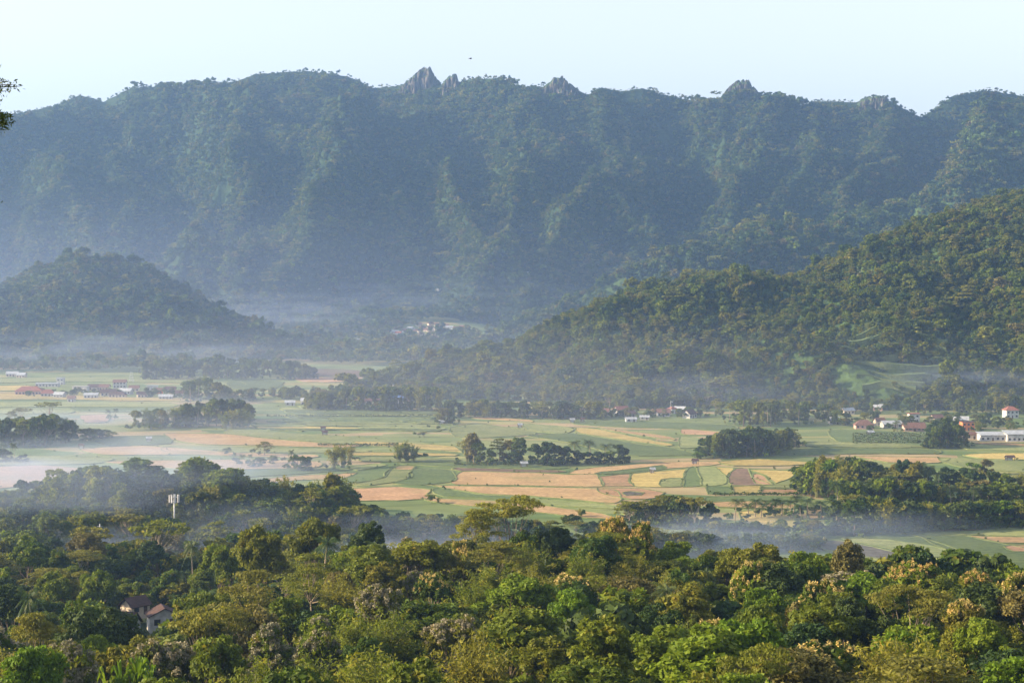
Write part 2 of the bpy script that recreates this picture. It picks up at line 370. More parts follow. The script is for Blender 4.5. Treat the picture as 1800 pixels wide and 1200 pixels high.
RIBS = [  # (t, px) pairs from crest to foot, height, half width in px
 ([(1.0, 470), (0.9, 330), (0.82, 180), (0.74, 0), (0.7, -200)], 60, 60),
 ([(1.0, 300), (0.8, 262), (0.5, 235), (0.2, 200)], 38, 48),
 ([(1.0, 420), (0.8, 378), (0.45, 360), (0.1, 340)], 34, 45),
 ([(1.0, 560), (0.85, 640), (0.72, 668), (0.5, 610), (0.25, 520), (0.05, 480)], 62, 60),
 ([(1.0, 745), (0.7, 770), (0.35, 730), (0.05, 700)], 34, 45),
 ([(1.0, 880), (0.7, 905), (0.4, 850), (0.05, 830)], 42, 50),
 ([(1.0, 1060), (0.7, 1040), (0.3, 990), (0.05, 940)], 40, 55),
 ([(1.0, 1300), (0.75, 1235), (0.5, 1150), (0.2, 1070), (0.0, 1030)], 58, 60),
 ([(1.0, 1440), (0.7, 1400), (0.4, 1330), (0.1, 1280)], 40, 55),
 ([(1.0, 1540), (0.7, 1530), (0.3, 1480)], 45, 50),
 ([(0.85, 620), (0.6, 720), (0.3, 830), (0.0, 900)], 40, 46), ([(0.8, 1230), (0.5, 1290), (0.2, 1330)], 34, 44), ([(0.9, 150), (0.6, 80), (0.3, 60)], 34, 44), ([(0.75, 900), (0.5, 960), (0.2, 1060)], 30, 40), ([(0.8, 390), (0.5, 450), (0.2, 440)], 30, 40),
]
def h_mountain(x, y):
    px = 900 + F * x / y
    D = m_ridge_d(px); B = m_base_d(px); t = (y - B) / (D - B); tc = np.clip(t, 0, 1)
    zr = CH - (tab(px, MT, 1) - 460) / F * D
    prof = 0.42 * tc + 0.58 * tc ** 2.0
    env = np.sin(np.pi * np.clip(tc, 0, 1)) ** 0.75
    wx = fbm(x / 300, y / 300, 31, 3) * 90
    z = zr * prof
    z = z + env * (ridged((x + wx + (D - y) * 0.55 * np.sin(x / 420.0 + 0.6)) / 400, y / 700, 11, 5, 0.48) - 0.42) * 190
    z = z + env * fbm(x / 75, y / 75, 14, 3) * 16
    for pts, a, wd in RIBS:
        ps = sorted(pts); c = np.interp(tc, [p[0] for p in ps], [p[1] for p in ps])
        c = c + fbm(y / 260, y * 0 + a, 44, 3) * 95
        z = z + env * a * 1.6 * np.exp(-np.abs((px - c) / (wd * 0.8)) ** 1.2)
    for hp, ht, hh, hw in ((545, .28, 70, 95), (330, .2, 34, 80), (820, .2, 40, 80), (430, .5, 30, 50), (1010, .35, 36, 60), (120, .3, 34, 70), (700, .12, 26, 60)):
        z = z + hh * np.exp(-((px - hp) / hw) ** 2 - ((tc - ht) / .17) ** 2) * sstep(0, .08, tc)
    z = z + fbm(x / 30, y / 30, 17, 2) * 2.5 * tc
    z = np.where((t > 0) & (t < 1), np.minimum(z, CH + (zr - CH) * y / D), z)
    z = np.where(t > 1, zr * np.clip(1 - (t - 1) * 0.9, -0.2, 1) , z)
    z = np.where(t < 0, t * 60, z)
    return z

def spur(pts, Wback, seed, amp, nx, ny, power=1.0):
    # pts: (px, ridge row, ridge distance, base distance)
    def h(x, y):
        px = 900 + F * x / y
        D = tab(px, pts, 2); B = tab(px, pts, 3); row = tab(px, pts, 1)
        zr = CH - (row + 9 - 460) / F * D - 7
        t = (y - B) / (D - B); tc = np.clip(t, 0, 1)
        env = np.sin(np.pi * tc * 0.92 + 0.02) ** 0.8 * np.clip(zr / 60, 0, 1)
        p = tc ** power; p = p * (1.12 - 0.12 * tc)
        z = zr * p + env * ((ridged((x + y * 0.35) / nx, (y - x * 0.2) / ny, seed, 4) - 0.45) * amp + fbm(x / 35, y / 35, seed + 9, 3) * amp * 0.12)
        z = np.where(t > 1, zr - (y - D) * (zr / Wback), z)
        z = np.where(t < 0, t * 20, z)
        z = np.where(t > 0, np.minimum(z, CH + (zr - CH) * y / D + np.clip(tc - 0.9, 0, 0.1) * 40), z)
        return np.where(zr < 0.5, -3.0, np.maximum(z, -6))
    return h
SP1 = [(440, 720, 1270, 1235), (500, 714, 1280, 1240), (530, 702, 1310, 1240), (640, 664, 1370, 1235), (700, 642, 1390, 1225), (800, 608, 1440, 1215), (900, 584, 1470, 1195), (950, 564, 1490, 1185), (1050, 524, 1530, 1170),
       (1150, 494, 1570, 1160), (1270, 474, 1600, 1155), (1400, 480, 1590, 1155), (1440, 462, 1600, 1155), (1500, 430, 1620, 1155), (1600, 382, 1650, 1150), (1640, 366, 1660, 1150), (1700, 352, 1675, 1150), (1800, 318, 1700, 1150), (2100, 250, 1760, 1150), (2400, 330, 1760, 1150)]
h_spur = spur(SP1, 420, 61, 85, 190, 260, 0.95)
SP2 = [(780, 612, 2080, 2020), (850, 578, 2120, 2010), (950, 536, 2170, 2000), (1050, 494, 2220, 1990), (1100, 468, 2260, 1990), (1200, 424, 2340, 2000), (1280, 404, 2400, 2020), (1350, 380, 2460, 2040), (1450, 388, 2520, 2060), (1550, 354, 2600, 2100),
       (1620, 332, 2680, 2120), (1660, 300, 2750, 2150), (1690, 232, 2850, 2180), (1725, 154, 2980, 2220), (1760, 158, 3000, 2220), (1800, 168, 3010, 2220), (1900, 200, 3000, 2220), (2300, 330, 2900, 2200)]
h_spur2 = spur(SP2, 700, 71, 95, 170, 260, 1.0)
SP3 = [(-600, 600, 1900, 1660), (-200, 520, 1900, 1650), (0, 482, 1940, 1650), (60, 456, 1960, 1655), (110, 441, 1970, 1657), (150, 438, 1980, 1660), (200, 440, 1980, 1670), (245, 449, 1980, 1680), (300, 476, 1970, 1700), (380, 523, 1945, 1720), (450, 557, 1925, 1740), (520, 594, 1900, 1760), (570, 618, 1880, 1780), (620, 640, 1860, 1790)]
h_left = spur(SP3, 420, 81, 32, 130, 170, 0.9)

def grid_mesh(name, fn, px0, px1, nc, d0, d1, nr, mat, pw=1.0):
    us = np.linspace((px0 - 900) / F, (px1 - 900) / F, nc); ds = d0 + (d1 - d0) * np.linspace(0, 1, nr) ** pw
    U, Dd = np.meshgrid(us, ds); X = U * Dd; Z = fn(X, Dd)
    V = np.stack([X, Dd, Z], -1).reshape(-1, 3)
    i = np.arange(nr - 1)[:, None] * nc + np.arange(nc - 1)[None, :]
    Q = np.stack([i, i + 1, i + nc + 1, i + nc], -1).reshape(-1, 4)
    return link(name, mesh_np(name, V, Q, mat, smooth=True))

# ground sheet
sx = np.linspace(-1, 1, 361); ys = np.concatenate([np.linspace(-60, 720, 261), 720 * (14000 / 720) ** np.linspace(0.02, 1, 60)])
A, Y = np.meshgrid(sx, ys); X = A * (90 + 0.62 * np.maximum(Y, 0)); Z = gh(X, Y); Z = np.where(Y < 2, 98.2 + Y * 0, Z)
V = np.stack([X, Y, Z], -1).reshape(-1, 3); nc = 361
i = np.arange(len(ys) - 1)[:, None] * nc + np.arange(nc - 1)[None, :]
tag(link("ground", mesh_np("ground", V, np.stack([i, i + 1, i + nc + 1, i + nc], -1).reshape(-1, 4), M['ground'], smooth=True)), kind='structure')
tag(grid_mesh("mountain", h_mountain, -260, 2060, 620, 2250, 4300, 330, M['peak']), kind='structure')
tag(grid_mesh("wooded_hill", h_spur, 430, 2300, 420, 1120, 2150, 200, M['hill']), kind='structure')
tag(grid_mesh("ridge_hill", h_spur2, 780, 2200, 340, 1970, 3600, 220, M['hill']), kind='structure')
tag(grid_mesh("left_hill", h_left, -560, 630, 260, 1630, 2450, 130, M['hill']), kind='structure')

# ------------------------------------------------------------------ fields
def smooth_poly(pts, rng, jit=0.5):
    out = []
    n = len(pts)
    for i in range(n):
        p0 = Vector(pts[i - 1]); p1 = Vector(pts[i]); p2 = Vector(pts[(i + 1) % n]); p3 = Vector(pts[(i + 2) % n])
        L = (p2 - p1).length; k = max(2, min(14, int(L / 6)))
        for j in range(k):
            t = j / k
            q = p1.lerp(p2, t)
            c = 0.5 * ((2 * p1) + (-p0 + p2) * t + (2 * p0 - 5 * p1 + 4 * p2 - p3) * t * t + (-p0 + 3 * p1 - 3 * p2 + p3) * t ** 3)
            q = q.lerp(c, 0.55)
            out.append((q.x + rng.uniform(-jit, jit), q.y + rng.uniform(-jit, jit) * 2))
    return out
NF = [0]
def field(pxs, kind, zfn=None):
    rng = random.Random(NF[0] + 5); NF[0] += 1
    pts = smooth_poly([G(a, b) for a, b in pxs], rng)
    ar = sum(pts[i - 1][0] * pts[i][1] - pts[i][0] * pts[i - 1][1] for i in range(len(pts)))
    if ar < 0: pts = pts[::-1]
    z = 0.06 + NF[0] * 0.004
    n = len(pts); V = []; Fc = []; mi = []
    def ins(k, w):
        a = Vector(pts[k - 1]); b = Vector(pts[(k + 1) % n]); t = (b - a).normalized(); nn = Vector((-t.y, t.x)); p = Vector(pts[k]); q = p + nn * w; return (q.x, q.y)
    bh = 0.16
    r0 = [(p[0], p[1], -0.05) for p in pts]; r1 = [(p[0], p[1], z + bh) for p in pts]
    r2 = [(*ins(k, 0.5), z + bh) for k in range(n)]; r3 = [(*ins(k, 0.7), z) for k in range(n)]
    V = r0 + r1 + r2 + r3
    for a in range(3):
        for k in range(n):
            k2 = (k + 1) % n; Fc.append((a * n + k, a * n + k2, (a + 1) * n + k2, (a + 1) * n + k)); mi.append(1)
    Fc.append(tuple(3 * n + k for k in range(n))); mi.append(0)
    me = mesh_np("field", V, Fc, [FM[kind], M['bund']], mi)
    tag(link("field", me), kind='structure')
FIELDS = [
 ([(1225, 820), (1258, 821), (1290, 823), (1278, 838), (1274, 852), (1235, 854), (1230, 838)], 'L'),
 ([(1256, 821), (1292, 822), (1287, 829), (1277, 837), (1268, 830)], 'Y'),
 ([(1292, 823), (1317, 823), (1325, 840), (1360, 852), (1287, 853), (1279, 838)], 'B'),
 ([(1318, 826), (1390, 827), (1396, 838), (1364, 849), (1345, 835)], 'Y'),
 ([(1322, 834), (1340, 834), (1358, 851), (1327, 850)], 'N'),
 ([(1287, 855), (1340, 854), (1337, 868), (1291, 868)], 'Y'),
 ([(1340, 853), (1420, 854), (1440, 868), (1408, 859), (1342, 858)], 'L'),
 ([(1340, 859), (1408, 860), (1435, 868), (1338, 867)], 'N'),
 ([(1338, 857), (1407, 858), (1407, 860), (1338, 860)], 'D'),
 ([(1243, 855), (1285, 855), (1290, 868), (1245, 869)], 'G'),
 ([(1210, 821), (1224, 821), (1234, 853), (1200, 856), (1201, 838)], 'G'),
 ([(802, 835), (812, 829), (860, 829), (930, 831), (1000, 834), (1050, 834), (1060, 855), (980, 855), (900, 853), (800, 852), (790, 846)], 'T'),
 ([(800, 854), (900, 855), (985, 857), (1080, 861), (1095, 878), (1080, 885), (1000, 878), (930, 872), (850, 868), (760, 854)], 'T'),
 ([(1052, 838), (1108, 833), (1105, 845), (1115, 855), (1063, 855), (1055, 845)], 'N'),
 ([(1110, 833), (1195, 825), (1208, 825), (1203, 835), (1198, 856), (1117, 855), (1107, 845)], 'Y'),
 ([(1160, 843), (1198, 840), (1197, 855), (1160, 855)], 'L'),
 ([(998, 833), (1010, 827), (1040, 822), (1100, 817), (1170, 812), (1250, 811), (1290, 812), (1250, 818), (1200, 822), (1100, 831), (1050, 834)], 'T'),
 ([(1042, 832), (1100, 825), (1165, 818), (1170, 824), (1120, 832), (1060, 834)], 'G'),
 ([(800, 822), (930, 825), (995, 827), (980, 831), (810, 828)], 'B'),
 ([(700, 815), (850, 815), (1000, 819), (985, 825), (900, 823), (790, 821)], 'G'),
 ([(1050, 858), (1130, 859), (1170, 866), (1150, 876), (1110, 878), (1060, 868)], 'N'),
 ([(1092, 866), (1112, 864), (1133, 866), (1125, 871), (1098, 871)], 'D'),
 ([(570, 844), (600, 832), (660, 825), (702, 817), (680, 828), (675, 838), (650, 845), (600, 849)], 'G'),
 ([(625, 850), (675, 840), (690, 822), (702, 819), (730, 819), (720, 832), (720, 840), (690, 848), (650, 853)], 'L'),
 ([(697, 819), (731, 819), (725, 826), (693, 825)], 'T'),
 ([(690, 850), (722, 840), (722, 830), (735, 822), (790, 825), (801, 835), (805, 842), (790, 848), (740, 853)], 'G'),
 ([(413, 850), (500, 838), (570, 834), (630, 831), (600, 842), (520, 845), (420, 854)], 'T'),
 ([(610, 822), (660, 815), (680, 818), (630, 827)], 'L'),
 ([(560, 862), (640, 858), (700, 856), (760, 861), (750, 869), (775, 876), (700, 880), (560, 880)], 'N'),
 ([(770, 857), (840, 868), (930, 875), (930, 880), (780, 873), (758, 864)], 'G'),
 ([(930, 876), (1080, 888), (1100, 896), (1000, 890), (930, 882)], 'L'),
 ([(740, 877), (850, 879), (950, 888), (1060, 903), (1090, 914), (1000, 908), (900, 896), (780, 885)], 'T'),
 ([(290, 762), (400, 763), (480, 772), (560, 778), (640, 783), (600, 787), (480, 784), (350, 781), (300, 772)], 'T'),
 ([(400, 755), (520, 762), (620, 768), (720, 776), (805, 785), (810, 792), (720, 790), (600, 780), (480, 771), (400, 763)], 'L'),
 ([(620, 776), (720, 779), (800, 785), (812, 796), (770, 792), (700, 786), (640, 783)], 'Y'),
 ([(300, 785), (480, 787), (640, 790), (640, 796), (480, 796), (290, 794)], 'L'),
 ([(620, 795), (790, 797), (800, 802), (620, 801)], 'Y'),
 ([(640, 803), (800, 806), (800, 812), (640, 812)], 'L'),
 ([(830, 735), (840, 733), (930, 738), (936, 742), (840, 737)], 'T'),
 ([(790, 752), (840, 745), (930, 757), (942, 764), (850, 770), (800, 768)], 'L'),
 ([(1012, 752), (1050, 754), (1100, 765), (1182, 781), (1172, 784), (1100, 774), (1020, 762)], 'Y'),
 ([(1050, 752), (1100, 757), (1180, 768), (1185, 774), (1100, 762)], 'T'),
 ([(925, 766), (1010, 762), (1120, 780), (1185, 788), (1225, 800), (1100, 801), (1000, 778)], 'G'),
 ([(920, 745), (990, 750), (1010, 756), (990, 763), (930, 757)], 'L'),
 ([(1200, 754), (1270, 760), (1285, 765), (1200, 764)], 'N'),
 ([(1195, 768), (1240, 772), (1248, 785), (1195, 788)], 'L'),
 ([(1010, 738), (1180, 742), (1290, 748), (1285, 756), (1100, 752), (1010, 746)], 'G'),
 ([(1260, 812), (1330, 807), (1420, 812), (1432, 815), (1390, 819), (1290, 819)], 'Y'),
 ([(1500, 802), (1560, 803), (1670, 805), (1650, 814), (1560, 813)], 'T'),
 ([(1690, 800), (1740, 797), (1860, 798), (1860, 808), (1740, 808)], 'Y'),
 ([(1650, 806), (1860, 812), (1860, 832), (1700, 824)], 'L'),
 ([(1460, 755), (1640, 763), (1640, 786), (1480, 779)], 'G'),
 ([(1320, 792), (1500, 788), (1640, 790), (1650, 798), (1500, 798), (1330, 803)], 'G'),
 ([(1420, 777), (1560, 779), (1640, 787), (1500, 787), (1420, 785)], 'L'),
 ([(1690, 780), (1860, 786), (1860, 794), (1700, 790)], 'L'),
 ([(1720, 778), (1860, 783), (1860, 787), (1720, 782)], 'N'),
 ([(-60, 826), (60, 818), (150, 825), (90, 850), (-60, 862)], 'N'),
 ([(-60, 800), (100, 802), (200, 806), (160, 816), (-60, 818)], 'L'),
 ([(140, 790), (250, 784), (420, 796), (560, 800), (540, 806), (340, 800), (180, 800)], 'T'),
 ([(160, 770), (290, 766), (300, 780), (200, 785)], 'G'),
 ([(180, 812), (420, 808), (560, 812), (560, 822), (420, 826), (300, 824)], 'T'),
 ([(400, 829), (560, 824), (620, 826), (560, 831), (420, 840)], 'G'),
 ([(-60, 668), (120, 663), (330, 668), (330, 673), (100, 671), (-60, 676)], 'L'),
 ([(-60, 680), (50, 678), (60, 686), (-60, 688)], 'Y'),
 ([(-60, 692), (80, 693), (200, 698), (330, 700), (330, 706), (120, 703), (-60, 702)], 'Y'),
 ([(-60, 708), (120, 706), (300, 709), (300, 716), (120, 716), (-60, 716)], 'L'),
 ([(130, 716), (300, 716), (280, 724), (140, 724)], 'G'),
 ([(140, 731), (190, 729), (190, 742), (150, 744)], 'N'),
 ([(-60, 720), (120, 720), (120, 727), (-60, 727)], 'L'),
 ([(330, 674), (420, 671), (430, 678), (340, 680)], 'L'),
 ([(500, 612), (530, 611), (534, 618), (505, 619)], 'L'),
 ([(530, 650), (600, 649), (660, 654), (640, 664), (540, 662)], 'B'),
 ([(520, 664), (640, 664), (600, 672), (530, 672)], 'N'),
 ([(400, 672), (470, 668), (500, 672), (480, 684), (410, 684)], 'G'),
 ([(1395, 942), (1500, 938), (1560, 938), (1620, 945), (1700, 975), (1560, 985), (1440, 965)], 'G'),
 ([(1480, 948), (1560, 950), (1640, 962), (1700, 975), (1720, 995), (1560, 965)], 'L'),
 ([(1560, 937), (1700, 935), (1860, 922), (1860, 945), (1700, 941), (1640, 944)], 'L'),
 ([(1440, 952), (1490, 953), (1600, 978), (1640, 1005), (1540, 985), (1450, 968)], 'D'),
 ([(1620, 946), (1700, 943), (1790, 962), (1860, 975), (1860, 1010), (1740, 1000)], 'G'),
 ([(1700, 943), (1800, 945), (1870, 948), (1870, 956), (1760, 956)], 'T'),
 ([(1765, 962), (1800, 959), (1870, 962), (1870, 972), (1780, 970)], 'N'),
 ([(1080, 898), (1180, 893), (1240, 898), (1240, 905), (1120, 910)], 'L'),
 ([(1240, 875), (1330, 872), (1420, 874), (1420, 880), (1300, 882), (1240, 883)], 'G'),
 ([(1250, 884), (1320, 882), (1400, 888), (1390, 895), (1260, 892)], 'T'),
 ([(1300, 900), (1385, 897), (1400, 915), (1395, 928), (1330, 928), (1305, 915)], 'Y'),
 ([(1415, 895), (1445, 893), (1450, 912), (1420, 914)], 'T'),
]
# long terraces between the mosque and the middle of the valley
_r = random.Random(77)
yy = 712.0
while yy < 755:
    hgt_ = _r.uniform(2.6, 5.5); x0 = 470 + (755 - yy) * 1.6 * (1 if yy < 735 else 0.2) + _r.uniform(-40, 40)
    cuts = sorted([x0] + [_r.uniform(x0 + 60, 760) for _ in range(_r.choice((1, 2)))] + [_r.uniform(765, 800)])
    for a, b in zip(cuts[:-1], cuts[1:]):
        if b - a < 30: continue
        s = (yy - 712) * 0.05
        FIELDS.append(([(a, yy), ((a + b) / 2, yy + _r.uniform(-.6, .8)), (b, yy + s), (b - 3, yy + hgt_ - 0.7 + s), ((a + b) / 2, yy + hgt_ - 0.5), (a + 4, yy + hgt_ - 0.8)], _r.choice('GGLLYGLG')))
    yy += hgt_
for a in FIELDS: field(*a)
def hill_terrace(k):
    d0 = 1168 + k * 17; a0 = 1455 + 14 * abs(k - 4) + _r.uniform(-12, 12); a1 = 1668 - 10 * abs(k - 5) + _r.uniform(-10, 10); n_ = 16; V = []; Q = []
    pxs = np.linspace(a0, a1, n_); z0 = float(h_spur(np.array([(1560 - 900) / F * (d0 + 8)]), np.array([d0 + 8.0]))[0])
    zs = np.array([float(h_spur(np.array([(p_ - 900) / F * (d0 + 8)]), np.array([d0 + 8.0]))[0]) for p_ in pxs]) * .6 + z0 * .4 + 1.6
    for j, (dd, zz) in enumerate(((0, -5), (0, 0), (15, .1), (15, -5))):
        for p_, zt in zip(pxs, zs):
            w_ = 2.5 * math.sin(p_ / 30 + k); V.append(((p_ - 900) / F * (d0 + dd), d0 + dd + w_, zt + zz))
    for j in range(3):
        for i in range(n_ - 1): Q.append((j * n_ + i, j * n_ + i + 1, (j + 1) * n_ + i + 1, (j + 1) * n_ + i))
    tag(link("field", mesh_np("field", V, Q, [FM['G'], M['bund']], [1] * (n_ - 1) + [0] * (n_ - 1) + [1] * (n_ - 1))), kind='structure')
for k in range(9): hill_terrace(k)

# ------------------------------------------------------------------ foliage generators
def leafquads(C, Nn, size, rng, aspect=0.55, jitter=0.9):
    """leaf-shaped quads centred on C, facing about Nn"""
    n = len(C)
    Nn = Nn + rng.normal(size=(n, 3)) * jitter
    Nn /= np.linalg.norm(Nn, axis=1, keepdims=True) + 1e-9
    T = np.cross(Nn, rng.normal(size=(n, 3))); T /= np.linalg.norm(T, axis=1, keepdims=True) + 1e-9
    B = np.cross(Nn, T)
    s = (np.asarray(size) * rng.uniform(0.7, 1.3, n))[:, None]
    V = np.stack([C - T * s, C - T * s * 0.1 + B * s * aspect, C + T * s, C - T * s * 0.1 - B * s * aspect], 1).reshape(-1, 3)
    Q = np.arange(4 * n).reshape(-1, 4)
    return V, Q
def clumps_to_leaves(cl, per, size, rng, flat=1.0, jitter=0.8, aspect=0.55, low=-0.45):
    Cs = []; Ns = []
    for (c, r) in cl:
        r = np.asarray(r, float) * np.ones(3)
        k = max(3, int(per * rng.uniform(0.7, 1.3)))
        d = rng.normal(size=(k * 2, 3)); d /= np.linalg.norm(d, axis=1, keepdims=True)
        d = d[d[:, 2] > low][:k]
        rr = rng.uniform(0.45, 1.08, len(d))[:, None] ** 0.6
        Cs.append(np.asarray(c) + d * rr * r); nn = d / r; nn /= np.linalg.norm(nn, axis=1, keepdims=True); Ns.append(nn)
    C = np.concatenate(Cs); Nn = np.concatenate(Ns)
    return leafquads(C, Nn, size * np.ones(len(C)), rng, aspect, jitter)

def crown_clumps(rng, n, rx, rz, zc, rmin, rmax, top=1.0):
    cl = []
    lobes = [(rng.uniform(-.45, .45) * rx, rng.uniform(-.45, .45) * rx, rng.uniform(-.25, .35) * rz, rng.uniform(.5, .75)) for _ in range(4)]
    for i in range(n):
        lb = lobes[rng.integers(4)]
        d = rng.normal(size=3); d /= np.linalg.norm(d); d[2] = abs(d[2]) * 1.1 - 0.35
        q = rng.uniform(0.55, 1.0)
        p = np.array([lb[0] + d[0] * rx * lb[3] * q, lb[1] + d[1] * rx * lb[3] * q, zc + lb[2] + d[2] * rz * lb[3] * q * top])
        r = rng.uniform(rmin, rmax); cl.append((p, (r, r, r * 0.8)))
    return cl
def limbs(mb, rng, tips, base_h, r0, sway=0.5, n=6):
    top = np.array([rng.uniform(-.3, .3), rng.uniform(-.3, .3), base_h])
    mb.tube([(0, 0, -1.0), (0.05, 0.02, base_h * 0.5), tuple(top)], [r0 * 1.25, r0 * 0.95, r0 * 0.75], n)
    for t in tips:
        t = np.asarray(t); mid = top * 0.5 + t * 0.5 + np.array([0, 0, -0.08 * np.linalg.norm(t - top)]) + rng.normal(size=3) * sway * 0.4
        mb.tube([tuple(top - np.array([0, 0, .2])), tuple(mid), tuple(t)], [r0 * 0.55, r0 * 0.36, r0 * 0.1], 5, cap=False)

PROTO = {}
def proto(kind, parts): PROTO.setdefault(kind, []).append(parts)     # parts: [(part name, mesh)]

def mk_broad(seed, lod, leaf='leaf', bark='bark_dark', H=12.0, W=9.0, kind='broad', blossom=None, extra=1.0, size=None):
    rng = np.random.default_rng(seed)
    nC, per, sz = {'hi': (84, 135, 0.25), 'mid': (34, 30, 0.72), 'far': (13, 15, 1.35)}[lod]
    if size: sz = sz * size
    shape = seed % 4
    rx = W / 2 * (1.0, 0.8, 1.05, 0.9)[shape]; rz = H * (0.34, 0.42, 0.30, 0.38)[shape]; zc = H * (0.56, 0.50, 0.60, 0.53)[shape]
    k = 1.0 if lod == 'hi' else (1.25 if lod == 'mid' else 1.6)
    cl = crown_clumps(rng, nC, rx, rz, zc, 0.55 * k, 1.15 * k, 1.0)
    if lod == 'mid':      # low side growth down to the ground
        for q in range(nC // 3):
            a = rng.uniform(0, 6.28); rr = rx * rng.uniform(.35, .85); r = rng.uniform(.5, 1.0) * k; cl.append((np.array([math.cos(a) * rr, math.sin(a) * rr, H * rng.uniform(.06, .38)]), (r, r, r)))
    # normalise the height to H
    mx = max(c[0][2] + c[1][2] for c in cl); cl = [(np.array([c[0][0], c[0][1], c[0][2] * H / mx]), c[1]) for c in cl]
    V, Q = clumps_to_leaves(cl, per * extra, sz, rng)
    parts = []
    if lod != 'far':
        mb = MB(); tips = [cl[i][0] for i in rng.choice(len(cl), 9 if lod == 'hi' else 5, replace=False)]
        limbs(mb, rng, tips, H * 0.33, 0.24 if lod == 'hi' else 0.28)
        parts.append(('trunk', mb.mesh('trunk', M[bark], True)))
    parts.append(('crown', mesh_np('crown', V, Q, M[leaf])))
    if blossom:
        tops = sorted(cl, key=lambda c: -c[0][2] - 0.35 * np.hypot(c[0][0], c[0][1]))[:int(len(cl) * (0.55 if blossom == 'blossom' else 0.8))]
        sp = []
        for c, r in tops:
            for _ in range(3 if lod == 'hi' else 2):
                d = rng.normal(size=3); d[2] = abs(d[2]) + 0.4; d /= np.linalg.norm(d)
                sp.append((c + d * r * 1.05, (0.26, 0.26, 0.5) if blossom == 'blossom' else (0.42, 0.42, 0.35)))
        if blossom == 'leaf_pale': sp = sp * (2 if lod == 'hi' else 1)
        f = 1 if lod == 'hi' else 1.7
        V, Q = clumps_to_leaves([(c, np.array(r) * f) for c, r in sp], 26 if lod == 'hi' else 9, 0.15 if lod == 'hi' else 0.42, rng, low=-0.9, jitter=1.2)
        parts.append(('blossom', mesh_np('blossom', V, Q, M[blossom])))
    proto(kind + '_' + lod, parts)
def mk_umbrella(seed, lod, leaf='leaf_feather'):
    rng = np.random.default_rng(seed); H = 13.0; W = 12.0
    tiers = [(1.0, 0.32), (0.93, 0.55), (0.85, 0.8), (0.77, 1.0)]
    if seed % 3 == 1: tiers = [(1.0, 0.8), (0.94, 1.0), (0.88, 0.75)]
    if seed % 3 == 2: tiers = [(1.0, 0.28), (0.88, 0.6), (0.76, 0.75), (0.64, 0.95)]
    cl = []; tips = []
    for hz, wr in tiers:
        m = {'hi': 9, 'mid': 6, 'far': 3}[lod]
        for k in range(m):
            a = rng.uniform(0, 2 * math.pi); q = rng.uniform(0.25, 1.0) ** 0.7
            r = W * 0.13 * rng.uniform(0.8, 1.35)
            p = np.array([math.cos(a) * W / 2 * wr * q, math.sin(a) * W / 2 * wr * q, H * hz - 0.5 - 1.2 * (q ** 2) * wr * 0.6 + rng.uniform(-.3, .3)])
            cl.append((p, (r, r, r * 0.24)))
            if rng.random() < 0.45: tips.append(p - np.array([0, 0, 0.1]))
    per, sz = {'hi': (150, 0.22), 'mid': (34, 0.6), 'far': (16, 1.2)}[lod]
    V, Q = clumps_to_leaves(cl, per, sz, rng, low=-0.6, jitter=0.5, aspect=0.5)
    parts = []
    if lod != 'far':
        mb = MB(); limbs(mb, rng, tips[:16], H * 0.36, 0.2 if lod == 'hi' else 0.26, 1.2); parts.append(('trunk', mb.mesh('trunk', M['bark'], True)))
    parts.append(('crown', mesh_np('crown', V, Q, M[leaf])))
    proto('umbrella_' + lod, parts)
def mk_bamboo(seed, lod):
    rng = np.random.default_rng(seed); H = 12.0
    nC = {'hi': 34, 'mid': 18, 'far': 8}[lod]; per = {'hi': 170, 'mid': 44, 'far': 20}[lod]; sz = {'hi': 0.24, 'mid': 0.6, 'far': 1.2}[lod]
    mb = MB(); Cs = []; Ns = []
    for k in range(nC):
        a = rng.uniform(0, 2 * math.pi); out = rng.uniform(0.6, 4.6); L = H * rng.uniform(0.72, 1.0)
        b = np.array([rng.normal() * .5, rng.normal() * .5, 0]); dirv = np.array([math.cos(a), math.sin(a), 0])
        ts = np.linspace(0, 1, 7); pts = [b + dirv * out * t ** 2.2 + np.array([0, 0, L * (t - 0.22 * t ** 4 * out / 4.6)]) for t in ts]
        if lod != 'far': mb.tube([tuple(p - np.array([0, 0, .6 if i == 0 else 0])) for i, p in enumerate(pts)], [0.07 * (1.1 - t) + .015 for t in ts], 4, cap=False)
        t = rng.uniform(0.28, 1.02, per); pos = np.stack([np.interp(t, ts, [p[j] for p in pts]) for j in range(3)], -1)
        off = rng.normal(size=(per, 3)) * np.array([.5, .5, .45]) * (1.15 - 0.5 * t[:, None]); off[:, 2] -= 0.15
        Cs.append(pos + off); Ns.append(off + dirv * 0.3 + np.array([0, 0, .5]))
    V, Q = leafquads(np.concatenate(Cs), np.concatenate(Ns), sz * np.ones(nC * per), rng, 0.32, 0.8)
    parts = [('culms', mb.mesh('culms', M['culm'], True))] if lod != 'far' else []
    parts.append(('foliage', mesh_np('foliage', V, Q, M['leaf_bamboo'])))
    proto('bamboo_' + lod, parts)
